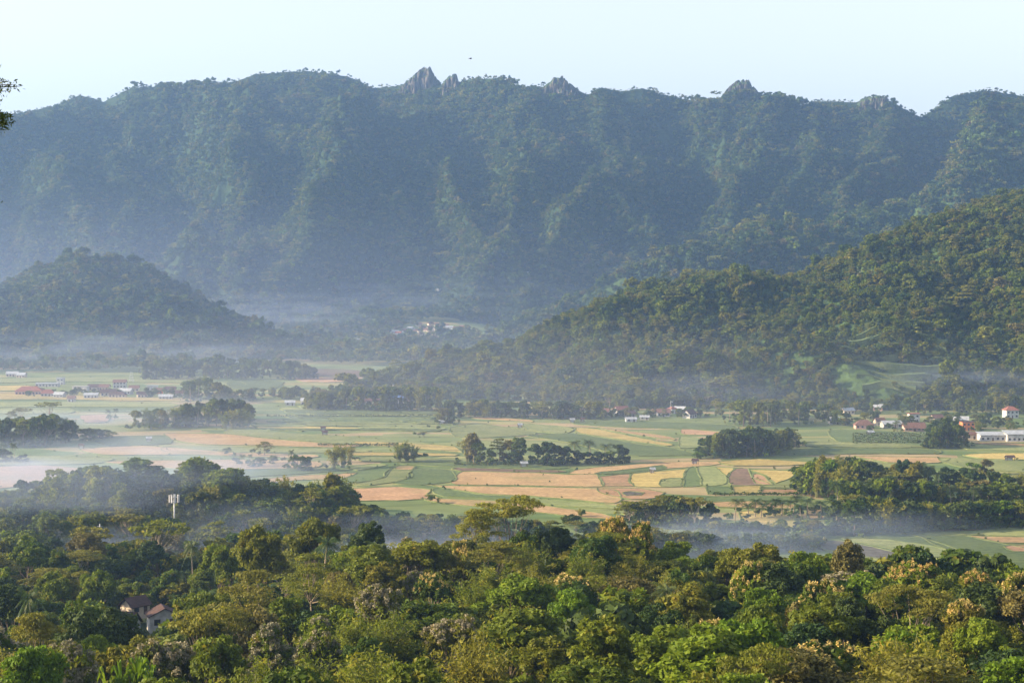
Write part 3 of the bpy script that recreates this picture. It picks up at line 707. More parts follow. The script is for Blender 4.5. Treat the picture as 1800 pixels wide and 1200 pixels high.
def mk_palm(seed, lod):
    rng = np.random.default_rng(seed); H = 11.0
    lean = rng.uniform(-.9, .9, 2); mb = MB()
    ts = np.linspace(0, 1, 6); pts = [(lean[0] * t * t, lean[1] * t * t, H * t - (1 if t == 0 else 0)) for t in ts]
    mb.tube(pts, [0.24 - 0.10 * t for t in ts], 6)
    top = np.array(pts[-1]); V = []; Q = []
    nf = 20 if lod != 'far' else 12
    for k in range(nf):
        a = 2 * math.pi * k / nf + rng.uniform(-.15, .15); up = rng.uniform(-0.6, 1.3); L = rng.uniform(3.2, 4.2)
        dv = np.array([math.cos(a), math.sin(a), 0]); side = np.array([-math.sin(a), math.cos(a), 0])
        m = {'hi': 20, 'mid': 14, 'far': 6}[lod]
        for j in range(m):
            t = (j + 0.6) / m; t2 = (j + 1.3) / m
            def rp(t): return top + dv * L * (t * (0.55 + 0.45 * math.cos(up))) + np.array([0, 0, L * (math.sin(up) * t - 0.62 * t * t)])
            p = rp(t); q = rp(t2); wl = (0.75 if lod == 'hi' else 1.05) * math.sin(math.pi * min(1, t * 0.9 + 0.12)) ** 0.6
            for s in (-1, 1):
                b = len(V); tip = p * 0.35 + q * 0.65 + side * s * wl + np.array([0, 0, -wl * rng.uniform(.7, 1.15)]) + dv * 0.25
                V += [p, q, tip]; Q.append((b, b + 1, b + 2))
    parts = [('trunk', mb.mesh('trunk', M['bark'], True)), ('crown', mesh_np('crown', V, Q, M['leaf_palm']))]
    proto('palm_' + lod, parts)
def mk_banana(seed):
    rng = np.random.default_rng(seed); mb = MB(); mb.tube([(0, 0, -.4), (0, 0, 1.3), (.05, 0, 2.6)], [.2, .16, .1], 8)
    V = []; Q = []
    for k in range(9):
        a = 2 * math.pi * k / 9 + rng.uniform(-.3, .3); up = rng.uniform(.5, 1.25); L = rng.uniform(2.2, 3.0)
        dv = np.array([math.cos(a), math.sin(a), 0]); side = np.array([-math.sin(a), math.cos(a), 0]); m = 9
        b0 = len(V)
        for j in range(m + 1):
            t = j / m; p = np.array([0, 0, 2.4]) + dv * L * t * (0.5 + .5 * math.cos(up)) + np.array([0, 0, L * (math.sin(up) * t - .6 * t * t)])
            wl = 0.42 * math.sin(math.pi * min(0.98, t * .9 + .06)) ** .5
            V += [p - side * wl + np.array([0, 0, .12]), p, p + side * wl + np.array([0, 0, .12])]
        for j in range(m):
            b = b0 + j * 3; Q += [(b, b + 1, b + 4, b + 3), (b + 1, b + 2, b + 5, b + 4)]
    proto('banana_hi', [('stem', mb.mesh('stem', M['culm'], True)), ('leaves', mesh_np('leaves', V, Q, M['leaf_bright'], smooth=True))])

for s in range(8): mk_broad(100 + s, 'hi')
for s in range(3): mk_broad(120 + s, 'hi', 'leaf_bright', kind='bright')
for s in range(3): mk_broad(130 + s, 'hi', 'leaf_dark', kind='dark')
for s in range(3): mk_broad(140 + s, 'hi', 'leaf_brown', kind='brown', bark='bark', extra=0.75)
for s in range(3): mk_broad(150 + s, 'hi', 'leaf', kind='pale', bark='bark', blossom='leaf_pale', extra=0.7)
for s in range(3): mk_broad(160 + s, 'hi', 'leaf', kind='teak', bark='bark', blossom='blossom', size=1.5, extra=0.6)
for s in range(3): mk_umbrella(201 + s, 'hi')
for s in range(3): mk_bamboo(220 + s, 'hi')
for s in range(3): mk_palm(240 + s, 'hi')
mk_banana(260); mk_banana(261)
for s in range(6): mk_broad(300 + s, 'mid')
for s in range(2): mk_broad(310 + s, 'mid', 'leaf_bright', kind='bright')
for s in range(3): mk_broad(320 + s, 'mid', 'leaf_dark', kind='dark')
for s in range(2): mk_broad(330 + s, 'mid', 'leaf_brown', kind='brown', bark='bark')
for s in range(3): mk_umbrella(341 + s, 'mid')
for s in range(3): mk_bamboo(350 + s, 'mid')
for s in range(3): mk_palm(360 + s, 'mid')
for s in range(6): mk_broad(400 + s, 'far', 'leaf_far')
mk_broad(410, 'far', 'leaf_brown', kind='brown'); mk_broad(411, 'far', 'leaf_bright', kind='bright')
mk_umbrella(421, 'far'); mk_umbrella(422, 'far'); mk_bamboo(430, 'far'); mk_palm(440, 'far')
NOM = {'broad': (12, 9), 'bright': (12, 9), 'dark': (12, 9), 'brown': (12, 9), 'pale': (12, 9), 'teak': (12, 9), 'umbrella': (13, 12), 'bamboo': (11.5, 8), 'palm': (13.5, 8), 'banana': (3.6, 4)}
NAME = {'broad': 'broadleaf_tree', 'bright': 'bright_green_tree', 'dark': 'dark_evergreen_tree', 'brown': 'brown_leaved_tree', 'pale': 'pale_flowering_tree', 'teak': 'teak_tree', 'umbrella': 'umbrella_tree', 'bamboo': 'bamboo_clump', 'palm': 'coconut_palm', 'banana': 'banana_plant'}
PHRASE = {'broad': 'leafy green tree', 'bright': 'fresh bright green tree', 'dark': 'dark green round tree', 'brown': 'brownish sparse tree', 'pale': 'pale silvery tree', 'teak': 'tan-blossomed green tree', 'umbrella': 'flat-topped feathery tree', 'bamboo': 'arching bamboo clump', 'palm': 'coconut palm', 'banana': 'broad-leaved banana plant'}

def gz(x, d):
    g = float(gh(x, d))
    if d > 1100:
        a, b = np.array([float(x)]), np.array([float(d)]); g = max(g, float(h_spur(a, b)[0]), float(h_left(a, b)[0]) if d > 1600 else g)
    return g
TREES = []      # every individual tree wanted: dict
RNG = random.Random(42)
def want(kind, px, d, top=None, wpx=None, h=None, zone='', lod=None, y=None, prio=0, x=None):
    if x is None: x = (px - 900) / F * d
    g = gz(x, d) if y is None else y
    nh, nw = NOM[kind]
    if top is not None: h = zof(top, d) - g
    h = max(3.0 if kind != 'banana' else 2.5, min(22, h))
    wd = (wpx / F * d) if wpx else nw * (h / nh) ** 0.6 * RNG.uniform(0.85, 1.15)
    if kind not in ('palm', 'banana'): wd = max(wd, h * 0.62)
    TREES.append(dict(kind=kind, x=x, y=d, z=g, h=h, w=wd, zone=zone, lod=lod or ('hi' if d < 480 else 'mid'), prio=prio, px=px))

# canopy lines of the photo
NEAR = [(-100, 1090), (0, 1090), (110, 1075), (160, 1120), (235, 1125), (300, 1100), (335, 1050), (350, 1020), (400, 1000), (470, 985), (500, 955), (520, 915), (580, 915), (600, 950), (640, 930), (700, 945), (760, 940), (820, 935), (850, 925), (930, 925), (1000, 925), (1070, 920), (1140, 925), (1180, 945), (1250, 950),
        (1290, 958), (1400, 965), (1450, 960), (1520, 965), (1560, 985), (1640, 990), (1700, 1000), (1800, 1000), (1900, 1000)]
HOLLOW = [(-100, 950), (0, 945), (60, 935), (120, 938), (180, 935), (250, 930), (330, 935), (400, 930), (440, 915), (480, 910), (520, 908), (570, 930), (620, 945), (640, 960)]
def line(pts, px): return float(np.interp(px, [p[0] for p in pts], [p[1] for p in pts]))

# -- the trees one would recognise
Zn = 'front wooded slope'
for k, px, top, wpx, d in [
 ('umbrella', 895, 870, 125, 335), ('umbrella', 838, 893, 50, 330), ('umbrella', 545, 972, 120, 300), ('umbrella', 440, 1003, 165, 272), ('umbrella', 368, 1062, 80, 235), ('umbrella', 50, 1075, 120, 205), ('umbrella', 1610, 1030, 150, 225), ('umbrella', 1330, 1132, 90, 165),
 ('broad', 552, 908, 85, 345), ('broad', 462, 908, 100, 355), ('dark', 640, 912, 34, 340), ('broad', 600, 992, 60, 305), ('brown', 590, 1000, 70, 285),
 ('pale', 662, 1022, 85, 250), ('pale', 560, 1082, 50, 215), ('pale', 714, 942, 75, 318), ('pale', 785, 1078, 85, 222), ('pale', 105, 1130, 60, 172), ('pale', 305, 1118, 55, 200), ('pale', 470, 1092, 60, 208), ('pale', 720, 1000, 50, 290),
 ('brown', 1487, 943, 92, 300), ('brown', 1400, 1052, 75, 225), ('brown', 1205, 1030, 60, 250), ('brown', 440, 1062, 70, 235),
 ('teak', 775, 962, 70, 305), ('teak', 812, 950, 60, 312), ('teak', 762, 1010, 70, 275), ('teak', 1082, 905, 62, 332), ('teak', 1128, 917, 56, 330), ('teak', 1600, 983, 100, 283), ('teak', 1318, 985, 60, 270), ('teak', 1722, 1000, 90, 290), ('teak', 1790, 1005, 80, 270), ('teak', 1470, 1020, 70, 250), ('teak', 1255, 1090, 60, 205), ('teak', 1700, 1050, 70, 235),
 ('bright', 1420, 966, 75, 288), ('broad', 1345, 954, 100, 305), ('broad', 1280, 958, 70, 310), ('dark', 1610, 968, 50, 320), ('bright', 1345, 1030, 55, 245), ('dark', 1560, 1000, 70, 300), ('dark', 1380, 985, 80, 300),
 ('dark', 1000, 925, 80, 335), ('dark', 935, 925, 60, 340), ('palm', 1030, 925, 50, 330), ('palm', 850, 925, 45, 335), ('palm', 1250, 990, 50, 300),
 ('bamboo', 930, 945, 90, 312), ('bamboo', 1030, 965, 95, 300), ('bamboo', 860, 985, 90, 285), ('bamboo', 1120, 970, 80, 305), ('bamboo', 1180, 1000, 80, 275), ('bamboo', 830, 1010, 70, 262),
 ('broad', 1000, 1020, 110, 258), ('broad', 1110, 1040, 110, 245), ('broad', 920, 1060, 120, 230), ('dark', 1170, 1060, 90, 235), ('broad', 1060, 1100, 120, 205),
 ('bright', 1750, 1080, 40, 200), ('dark', 1480, 1050, 90, 235), ('bright', 1590, 1100, 50, 190), ('dark', 1540, 1075, 90, 220), ('broad', 1690, 1085, 90, 205),
 ('dark', 15, 1020, 60, 300), ('palm', 50, 1022, 62, 290), ('broad', 100, 1000, 70, 380), ('broad', 160, 1000, 70, 385), ('palm', 385, 915, 26, 400), ('broad', 385, 925, 45, 395), ('palm', 335, 940, 40, 440),
 ('broad', 150, 1040, 70, 250), ('dark', 170, 1060, 60, 235), ('dark', 158, 1034, 62, 402), ('broad', 132, 1028, 60, 396), ('dark', 180, 1034, 40, 440), ('brown', 150, 935, 60, 470), ('umbrella', 270, 915, 110, 500), ('umbrella', 150, 925, 80, 510), ('broad', 350, 1035, 45, 290), ('broad', 352, 1080, 60, 240),
 ('dark', 120, 1105, 60, 220), ('banana', 205, 1150, 34, 166), ('banana', 235, 1142, 40, 172), ('banana', 255, 1160, 36, 163), ('banana', 180, 1160, 34, 160), ('bright', 60, 1130, 70, 165), ('broad', 165, 1135, 60, 185), ('bright', 172, 1112, 40, 205), ('broad', 240, 1116, 60, 215), ('broad', 350, 1110, 70, 195),
]:
    want(k, px, d, top=top, wpx=wpx, zone='slope', prio=2)

# -- fill of the near slope, Poisson spaced
pts = [(t['x'], t['y'], t['w'] * 0.36) for t in TREES]
def free(x, y, r):
    for a, b, q in pts:
        if (a - x) ** 2 + (b - y) ** 2 < ((r + q)) ** 2: return False
    return True
HOUSE_GAP = (178, 322, 1036, 1118)
tries = 0; cnt = 0
while tries < 9000 and cnt < 420:
    tries += 1
    d = math.sqrt(RNG.uniform(118 ** 2, 545 ** 2)); u = RNG.uniform(-0.345, 0.345); x = u * d; px = 900 + u * F
    if d > 430 and px > 640: continue
    r = 3.5 if d > 200 else 3.0
    if not free(x, d, r): continue
    near = (d < 400 and px > 520) or d < 300
    lim = line(NEAR, px) if near or px > 640 else line(HOLLOW, px)
    if px < 345 and d < 300: lim = line(NEAR, px)
    lim += RNG.uniform(2, 30)
    g = float(gh(x, d)); h = RNG.uniform(8.5, 14.5); zt = zof(lim, d)
    if 290 < d < 352 and px > 560 and RNG.random() < .75: h = min(16.5, zt - g)
    if g + h > zt: h = zt - g
    if HOUSE_GAP[0] - 22 < px < HOUSE_GAP[1] + 26 and d < 392: 
        h = min(h, zof(1112, d) - g)
        if px < 205: h = min(h, zof(1118, d) - g)
    if HOUSE_GAP[0] - 5 < px < HOUSE_GAP[1] + 8 and 375 < d < 440: continue
    if h < 3.8: continue
    k = RNG.choices(['broad', 'bright', 'dark', 'brown', 'pale', 'teak', 'umbrella', 'bamboo', 'palm'], [50, 12, 8, 2, 1.5, 3.5, 7, 22, 3])[0]
    if near and px < 345 and d > 240: k = RNG.choice(['broad', 'dark', 'broad', 'bamboo'])
    if not near and px < 640: k = RNG.choices(['broad', 'dark', 'brown', 'umbrella', 'palm', 'bamboo'], [40, 30, 8, 12, 6, 10])[0]
    if k == 'umbrella' and h < 8: k = 'broad'
    if k == 'palm' and h < 8: k = 'bamboo'
    want(k, px, d, h=h, zone='slope'); t = TREES[-1]; t['w'] *= RNG.choice((1.0, 1.15, 1.4)) if k != 'palm' and not (130 < px < 380 and d < 440) else 1; pts.append((x, d, max(1.5, t['w'] * 0.30))); cnt += 1

# -- wooded knoll behind the antenna mast
KN = [(-80, 890), (0, 888), (50, 860), (75, 832), (110, 822), (150, 820), (190, 816), (215, 812), (245, 806), (285, 818), (300, 824), (330, 816), (370, 812), (405, 828), (425, 862), (480, 868), (520, 860), (560, 868), (590, 890), (640, 905)]
for k, px, top, wpx, d in [('broad', 242, 806, 92, 628), ('broad', 352, 812, 85, 632), ('dark', 190, 816, 45, 640), ('umbrella', 95, 822, 45, 640), ('umbrella', 318, 814, 34, 636), ('broad', 145, 820, 40, 636), ('umbrella', 545, 856, 55, 610), ('broad', 390, 826, 50, 634)]:
    want(k, px, d, top=top, wpx=wpx, zone='knoll', prio=2); t = TREES[-1]; pts.append((t['x'], d, t['w'] * 0.25))
tries = cnt = 0
while tries < 4000 and cnt < 120:
    tries += 1
    d = RNG.uniform(548, 668); px = RNG.uniform(-60, 640); x = (px - 900) / F * d
    if not free(x, d, 2.6): continue
    lim = line(KN, px) + RNG.uniform(2, 14); g = float(gh(x, d)); h = min(RNG.uniform(8, 13), zof(lim, d) - g)
    if h < 4.5: continue
    want(RNG.choices(['broad', 'dark', 'umbrella', 'bamboo', 'brown'], [50, 18, 12, 12, 5])[0], px, d, h=h, zone='knoll'); pts.append((x, d, TREES[-1]['w'] * 0.28)); cnt += 1

def belt(zone, x0, x1, base, top, n, mix, wf=1.0, gap=1.6, jit=5):
    """a belt of trees: base and top are photo rows given as lines over px"""
    c = tr = 0
    while c < n and tr < n * 40:
        tr += 1
        px = RNG.uniform(x0, x1); b = line(base, px) if isinstance(base, list) else base
        b2 = b - abs(RNG.gauss(0, jit)); x, y = G(px, b2)
        if not free(x, y, gap): continue
        tp = (line(top, px) if isinstance(top, list) else top) + RNG.uniform(-2, 9)
        k = RNG.choices(list(mix), list(mix.values()))[0]
        h = zof(tp, y) - gz(x, y); h = max(5 if 'hill' in zone else 3.5, min(h, 17))
        want(k, px, y, h=h, zone=zone, x=x); TREES[-1]['w'] *= wf; pts.append((x, y, TREES[-1]['w'] * 0.22)); c += 1
MX = dict(broad=50, dark=25, umbrella=8, bamboo=12, brown=5)
belt('misty belt', 600, 1090, [(600, 962), (800, 965), (1090, 950)], [(600, 890), (640, 885), (700, 900), (830, 905), (950, 915), (1090, 915)], 70, MX, jit=14)
belt('palm row', 1085, 1260, [(1085, 925), (1260, 935)], [(1085, 872), (1130, 880), (1180, 868), (1240, 875), (1260, 900)], 22, dict(broad=40, umbrella=40, dark=10), jit=8)
belt('misty belt', 1080, 1440, [(1080, 985), (1440, 968)], [(1080, 922), (1250, 930), (1440, 940)], 60, MX, jit=9)
belt('palm row', 1250, 1520, [(1250, 950), (1400, 945), (1520, 940)], [(1250, 914), (1520, 912)], 34, dict(broad=40, dark=30, bamboo=20), jit=5)
for px, top, d in [(1294, 872, 655), (1362, 872, 668), (1340, 880, 662), (1330, 873, 664), (1318, 882, 660), (1377, 878, 668), (1398, 866, 672), (1392, 874, 660), (1422, 873, 668), (1447, 876, 660), (1466, 873, 672), (1480, 880, 655), (1350, 876, 680), (1410, 882, 655), (1436, 884, 678)]:
    want('palm', px, d, top=top, wpx=38, zone='palm row', prio=2)
GV = [(1400, 822), (1420, 808), (1450, 800), (1500, 800), (1545, 812), (1590, 806), (1640, 814), (1700, 822), (1760, 828), (1860, 836)]
belt('right grove', 1405, 1480, [(1405, 868), (1480, 890)], GV, 14, dict(bamboo=45, broad=30, bright=12), jit=12)
belt('right grove', 1470, 1860, [(1470, 945), (1600, 938), (1860, 925)], [(1470, 875), (1560, 870), (1620, 880), (1860, 872)], 60, dict(broad=45, dark=25, bamboo=14, palm=12, bright=6), jit=9)
belt('right grove', 1470, 1860, [(1470, 905), (1860, 900)], [(1470, 838), (1560, 835), (1700, 850), (1800, 845), (1860, 860)], 50, dict(broad=40, dark=25, bamboo=12, palm=14, umbrella=10), jit=9)
belt('right grove', 1450, 1860, [(1450, 868), (1860, 870)], GV, 44, dict(broad=40, dark=28, bamboo=14, palm=16), jit=8)
for px, top, d, w_, k in [(1562, 826, 730, 75, 'umbrella'), (1500, 868, 660, 50, 'umbrella'), (1588, 805, 760, 34, 'palm'), (1617, 808, 760, 30, 'palm'), (1480, 798, 775, 30, 'palm'), (1510, 800, 770, 34, 'palm'), (1725, 842, 690, 60, 'brown'), (1762, 845, 690, 40, 'bright'), (1738, 806, 800, 26, 'brown'), (1715, 812, 800, 26, 'bright')]:
    want(k, px, d, top=top, wpx=w_, zone='right grove', prio=2)
# clumps standing in the fields
def clump(zone, items):
    for k, px, base, top, wpx in items:
        x, y = G(px, base); want(k, px, y, h=max(3, zof(top, y)), wpx=wpx, zone=zone, x=x, prio=1); pts.append((x, y, 2))
clump('middle fields', [('bamboo', 586, 824, 778, 34), ('bamboo', 603, 822, 780, 34), ('bamboo', 615, 812, 780, 26), ('bamboo', 702, 812, 776, 30), ('bamboo', 714, 811, 772, 30), ('bamboo', 727, 811, 780, 24),
  ('brown', 833, 814, 760, 38), ('bamboo', 822, 812, 764, 34), ('broad', 845, 815, 775, 30), ('umbrella', 878, 812, 770, 42), ('broad', 862, 815, 788, 26), ('broad', 895, 813, 772, 34), ('broad', 912, 815, 768, 34), ('dark', 905, 816, 790, 30),
  ('dark', 945, 817, 778, 34), ('dark', 962, 818, 775, 36), ('dark', 978, 818, 778, 36), ('dark', 993, 816, 784, 30), ('palm', 1009, 812, 770, 34), ('dark', 1012, 816, 790, 30), ('palm', 1038, 810, 769, 36), ('dark', 1032, 815, 792, 26), ('palm', 1062, 812, 777, 34), ('dark', 1055, 815, 792, 28), ('dark', 1086, 815, 780, 30), ('dark', 1098, 814, 786, 24), ('broad', 1075, 814, 790, 24),
  ('brown', 780, 745, 716, 26), ('bamboo', 770, 741, 722, 20), ('broad', 793, 744, 718, 24), ('palm', 766, 756, 736, 14), ('umbrella', 745, 768, 758, 20),
  ('umbrella', 465, 800, 776, 38), ('palm', 425, 822, 797, 16), ('palm', 412, 815, 792, 12), ('palm', 440, 818, 796, 14), ('palm', 512, 818, 788, 18), ('broad', 524, 826, 798, 30), ('dark', 540, 828, 802, 30), ('broad', 480, 815, 800, 24), ('umbrella', 395, 800, 790, 24), ('broad', 455, 820, 803, 26),
  ('umbrella', 757, 884, 868, 22)])
clump('bamboo knot', [('bamboo', 396, 754, 722, 26), ('bamboo', 410, 753, 716, 32), ('bamboo', 425, 752, 717, 30), ('bamboo', 436, 750, 724, 22)])
belt('left belt', 240, 440, [(240, 758), (300, 755), (440, 745)], [(240, 718), (280, 715), (350, 705), (400, 695), (440, 705)], 46, dict(broad=40, bamboo=30, palm=25, dark=12), jit=7, wf=0.9)
belt('left clump', -50, 132, [(-50, 788), (80, 786), (132, 776)], [(-50, 735), (0, 734), (60, 728), (100, 722), (132, 745)], 44, dict(broad=50, dark=30, umbrella=8, palm=6), jit=9, wf=0.95)
clump('left clump', [('umbrella', 88, 742, 705, 50), ('umbrella', 38, 745, 716, 40), ('umbrella', 20, 750, 722, 30), ('palm', 26, 815, 775, 18), ('dark', 15, 812, 790, 20), ('dark', -5, 812, 785, 40), ('palm', 5, 800, 778, 20), ('dark', 40, 812, 797, 20), ('broad', 150, 775, 752, 36), ('dark', 175, 770, 752, 40), ('umbrella', 195, 772, 758, 30), ('palm', 202, 738, 716, 14), ('palm', 191, 738, 718, 14)])
belt('small wood', 1232, 1400, [(1232, 806), (1330, 805), (1400, 790)], [(1232, 772), (1260, 755), (1300, 748), (1380, 750), (1400, 765)], 40, dict(broad=35, dark=30, palm=14, bamboo=20), jit=6, wf=0.95)
clump('small wood', [('bright', 1226, 806, 795, 20), ('umbrella', 1397, 786, 754, 24)])
belt('dark clump', 1632, 1698, [(1632, 790), (1698, 788)], [(1632, 748), (1660, 732), (1698, 752)], 16, dict(dark=60, broad=30), jit=5)
# village trees along the foot of the wooded hill
belt('hill foot', 540, 780, [(540, 722), (780, 724)], [(540, 695), (620, 672), (780, 668)], 40, dict(broad=50, dark=20, palm=14, bamboo=20), jit=3)
belt('hill foot', 780, 1060, [(780, 734), (1060, 738)], [(780, 700), (1060, 705)], 60, dict(broad=50, dark=20, palm=16, bamboo=20, umbrella=10), jit=5)
belt('hill foot', 1060, 1460, [(1060, 722), (1240, 722), (1300, 752), (1460, 746)], [(1060, 690), (1300, 700), (1460, 705)], 60, dict(broad=50, dark=20, palm=20, bamboo=14, umbrella=10), jit=8)
belt('hill foot', 1460, 1860, [(1460, 728), (1860, 730)], [(1460, 700), (1860, 692)], 60, dict(broad=50, dark=20, palm=20, brown=8, bamboo=10, umbrella=8), jit=10)
belt('hill foot', 1440, 1860, [(1440, 750), (1560, 748), (1860, 752)], [(1440, 720), (1860, 725)], 26, dict(broad=50, dark=20, palm=20, bamboo=10), jit=5)
belt('left village', 40, 340, [(40, 697), (340, 701)], [(40, 682), (120, 684), (340, 680)], 40, dict(broad=60, dark=20, palm=14), jit=6, wf=0.8)
belt('far belt', 330, 560, [(330, 712), (440, 706), (560, 702)], [(330, 668), (360, 652), (400, 680), (560, 678)], 50, dict(broad=50, dark=20, palm=10, bamboo=20), jit=8, wf=0.9)
belt('far belt', 245, 560, [(245, 668), (560, 668)], [(245, 636), (300, 628), (400, 640), (480, 622), (560, 645)], 60, dict(broad=60, dark=25, palm=5, bamboo=8), jit=6)

belt('hill foot', 1040, 1250, [(1040, 734), (1250, 736)], [(1040, 716), (1250, 716)], 26, dict(broad=50, dark=20, palm=20, bamboo=14), jit=5)
belt('hill foot', 1480, 1860, [(1480, 762), (1700, 764), (1860, 750)], [(1480, 738), (1700, 738), (1860, 728)], 30, dict(broad=50, dark=20, palm=20, bamboo=14), jit=10)
# ------------------------------------------------------------------ houses
def house_parts(W, D, Hh, roofkind, wall, roof, over=0.6, rise=None, detail=True, verand=False):
    """local frame: front faces -Y"""
    parts = []
    rise = rise if rise is not None else D * 0.36
    mb = MB()
    w2, d2 = W / 2, D / 2
    mb.box(-w2, w2, -d2, d2, -1.0, Hh)
    if roofkind == 'gable': mb.add([(-w2, -d2, Hh), (-w2, d2, Hh), (-w2, 0, Hh + rise * d2 / (d2 + over)), (w2, -d2, Hh), (w2, d2, Hh), (w2, 0, Hh + rise * d2 / (d2 + over))], [(0, 1, 2), (3, 5, 4)])
    if roofkind == 'cross': 
        mb.add([(-w2, -d2, Hh), (w2, -d2, Hh), (0, -d2, Hh + rise * w2 / (w2 + over)), (-w2, d2, Hh), (w2, d2, Hh), (0, d2, Hh + rise * w2 / (w2 + over))], [(0, 1, 2), (3, 5, 4)])
    parts.append(('wall', mb.mesh('wall', M[wall]), []))
    rb = MB(); ox, oy = w2 + over, d2 + over; t = 0.16; e = Hh - 0.12
    if roofkind == 'gable':
        for s in (-1, 1):
            rb.add([(-ox, s * oy, e), (ox, s * oy, e), (ox, 0, Hh + rise), (-ox, 0, Hh + rise), (-ox, s * oy, e + t), (ox, s * oy, e + t), (ox, 0, Hh + rise + t), (-ox, 0, Hh + rise + t)], [(0, 1, 2, 3), (4, 7, 6, 5), (0, 4, 5, 1), (0, 3, 7, 4), (1, 5, 6, 2)])
    elif roofkind == 'cross':
        for s in (-1, 1):
            rb.add([(s * ox, -oy, e), (s * ox, oy, e), (0, oy, Hh + rise), (0, -oy, Hh + rise), (s * ox, -oy, e + t), (s * ox, oy, e + t), (0, oy, Hh + rise + t), (0, -oy, Hh + rise + t)], [(0, 1, 2, 3), (4, 7, 6, 5), (0, 4, 5, 1), (0, 3, 7, 4), (1, 5, 6, 2)])
    elif roofkind == 'hip':
        k = max(0.0, ox - oy * 0.9)
        rb.add([(-ox, -oy, e), (ox, -oy, e), (ox, oy, e), (-ox, oy, e), (-k, 0, Hh + rise), (k, 0, Hh + rise), (-ox, -oy, e - .15), (ox, -oy, e - .15), (ox, oy, e - .15), (-ox, oy, e - .15)],
               [(0, 1, 5, 4), (1, 2, 5), (2, 3, 4, 5), (3, 0, 4), (6, 7, 1, 0), (7, 8, 2, 1), (8, 9, 3, 2), (9, 6, 0, 3), (9, 8, 7, 6)])
    elif roofkind == 'flat':
        rb.box(-ox, ox, -oy, oy, Hh, Hh + 0.25)
    elif roofkind == 'shed':
        rb.add([(-ox, -oy, e), (ox, -oy, e), (ox, oy, Hh + rise), (-ox, oy, Hh + rise), (-ox, -oy, e + t), (ox, -oy, e + t), (ox, oy, Hh + rise + t), (-ox, oy, Hh + rise + t)], [(3, 2, 1, 0), (4, 5, 6, 7), (0, 1, 5, 4), (2, 3, 7, 6), (0, 4, 7, 3), (1, 2, 6, 5)])
    parts.append(('roof', rb.mesh('roof', M[roof]), []))
    if detail:
        nwin = max(2, int(W / 3)); 
        for k in range(nwin):
            xx = -w2 + W * (k + 0.5) / nwin; b = MB(); f = MB()
            if k == nwin // 2:
                f.box(xx - 0.55, xx + 0.55, -d2 - 0.06, -d2 - 0.003, 0, 2.2); b.box(xx - 0.45, xx + 0.45, -d2 - 0.09, -d2 - 0.063, 0.05, 2.1)
                parts.append(('door', f.mesh('door', M['wood']), [('door_panel', b.mesh('door_panel', M['wood']))]))
            else:
                f.box(xx - 0.75, xx + 0.75, -d2 - 0.06, -d2 - 0.003, 0.85, 2.3); b.box(xx - 0.64, xx + 0.64, -d2 - 0.09, -d2 - 0.063, 0.96, 2.19)
                parts.append(('window', f.mesh('window', M['wood'] if wall != 'grey' else M['white']), [('pane', b.mesh('pane', M['glass']))]))
        if Hh > 5:
            for k in range(nwin):
                xx = -w2 + W * (k + 0.5) / nwin; b = MB(); f = MB()
                f.box(xx - 0.75, xx + 0.75, -d2 - 0.06, -d2 - 0.003, 3.9, 5.3); b.box(xx - 0.64, xx + 0.64, -d2 - 0.09, -d2 - 0.063, 4.0, 5.2)
                parts.append(('window', f.mesh('window', M['wood']), [('pane', b.mesh('pane', M['glass']))]))
    if verand:
        b = MB()
        for s in (-1, -0.33, 0.33, 1):
            b = MB(); b.box(s * (w2 - .2) - .12, s * (w2 - .2) + .12, -d2 - 2.2, -d2 - 1.96, -0.5, Hh - 0.4); parts.append(('veranda_post', b.mesh('veranda_post', M['white']), []))
        b2 = MB(); b2.add([(-w2 - .4, -d2 - 2.6, Hh - .7), (w2 + .4, -d2 - 2.6, Hh - .7), (w2 + .4, -d2 - .7, Hh - .2), (-w2 - .4, -d2 - .7, Hh - .2), (-w2 - .4, -d2 - 2.6, Hh - .58), (w2 + .4, -d2 - 2.6, Hh - .58), (w2 + .4, -d2 - .7, Hh - .08), (-w2 - .4, -d2 - .7, Hh - .08)], [(3, 2, 1, 0), (4, 5, 6, 7), (0, 1, 5, 4), (0, 4, 7, 3), (1, 2, 6, 5), (2, 3, 7, 6)])
        parts.append(('veranda_roof', b2.mesh('veranda_roof', M[roof]), []))
    return parts
HCACHE = {}
def house(x, y, rz, spec, label, group, name='house', cat='house', z=None, scale=1.0):
    if spec not in HCACHE: HCACHE[spec] = house_parts(*spec)
    z = float(gh(x, y)) if z is None else z
    r = link(name, None, loc=(x, y, z), rz=rz); 
    if scale != 1: r.scale = (scale,) * 3
    tag(r, label, cat, group)
    for n_, me, subs in HCACHE[spec]:
        o = link(n_, me, r)
        for sn, sm in subs: link(sn, sm, o)
    pts.append((x, y, 5))
    return r
RW = {'red': 'tile_red', 'brown': 'tile', 'dark': 'tile_old_shaded', 'zinc': 'zinc'}
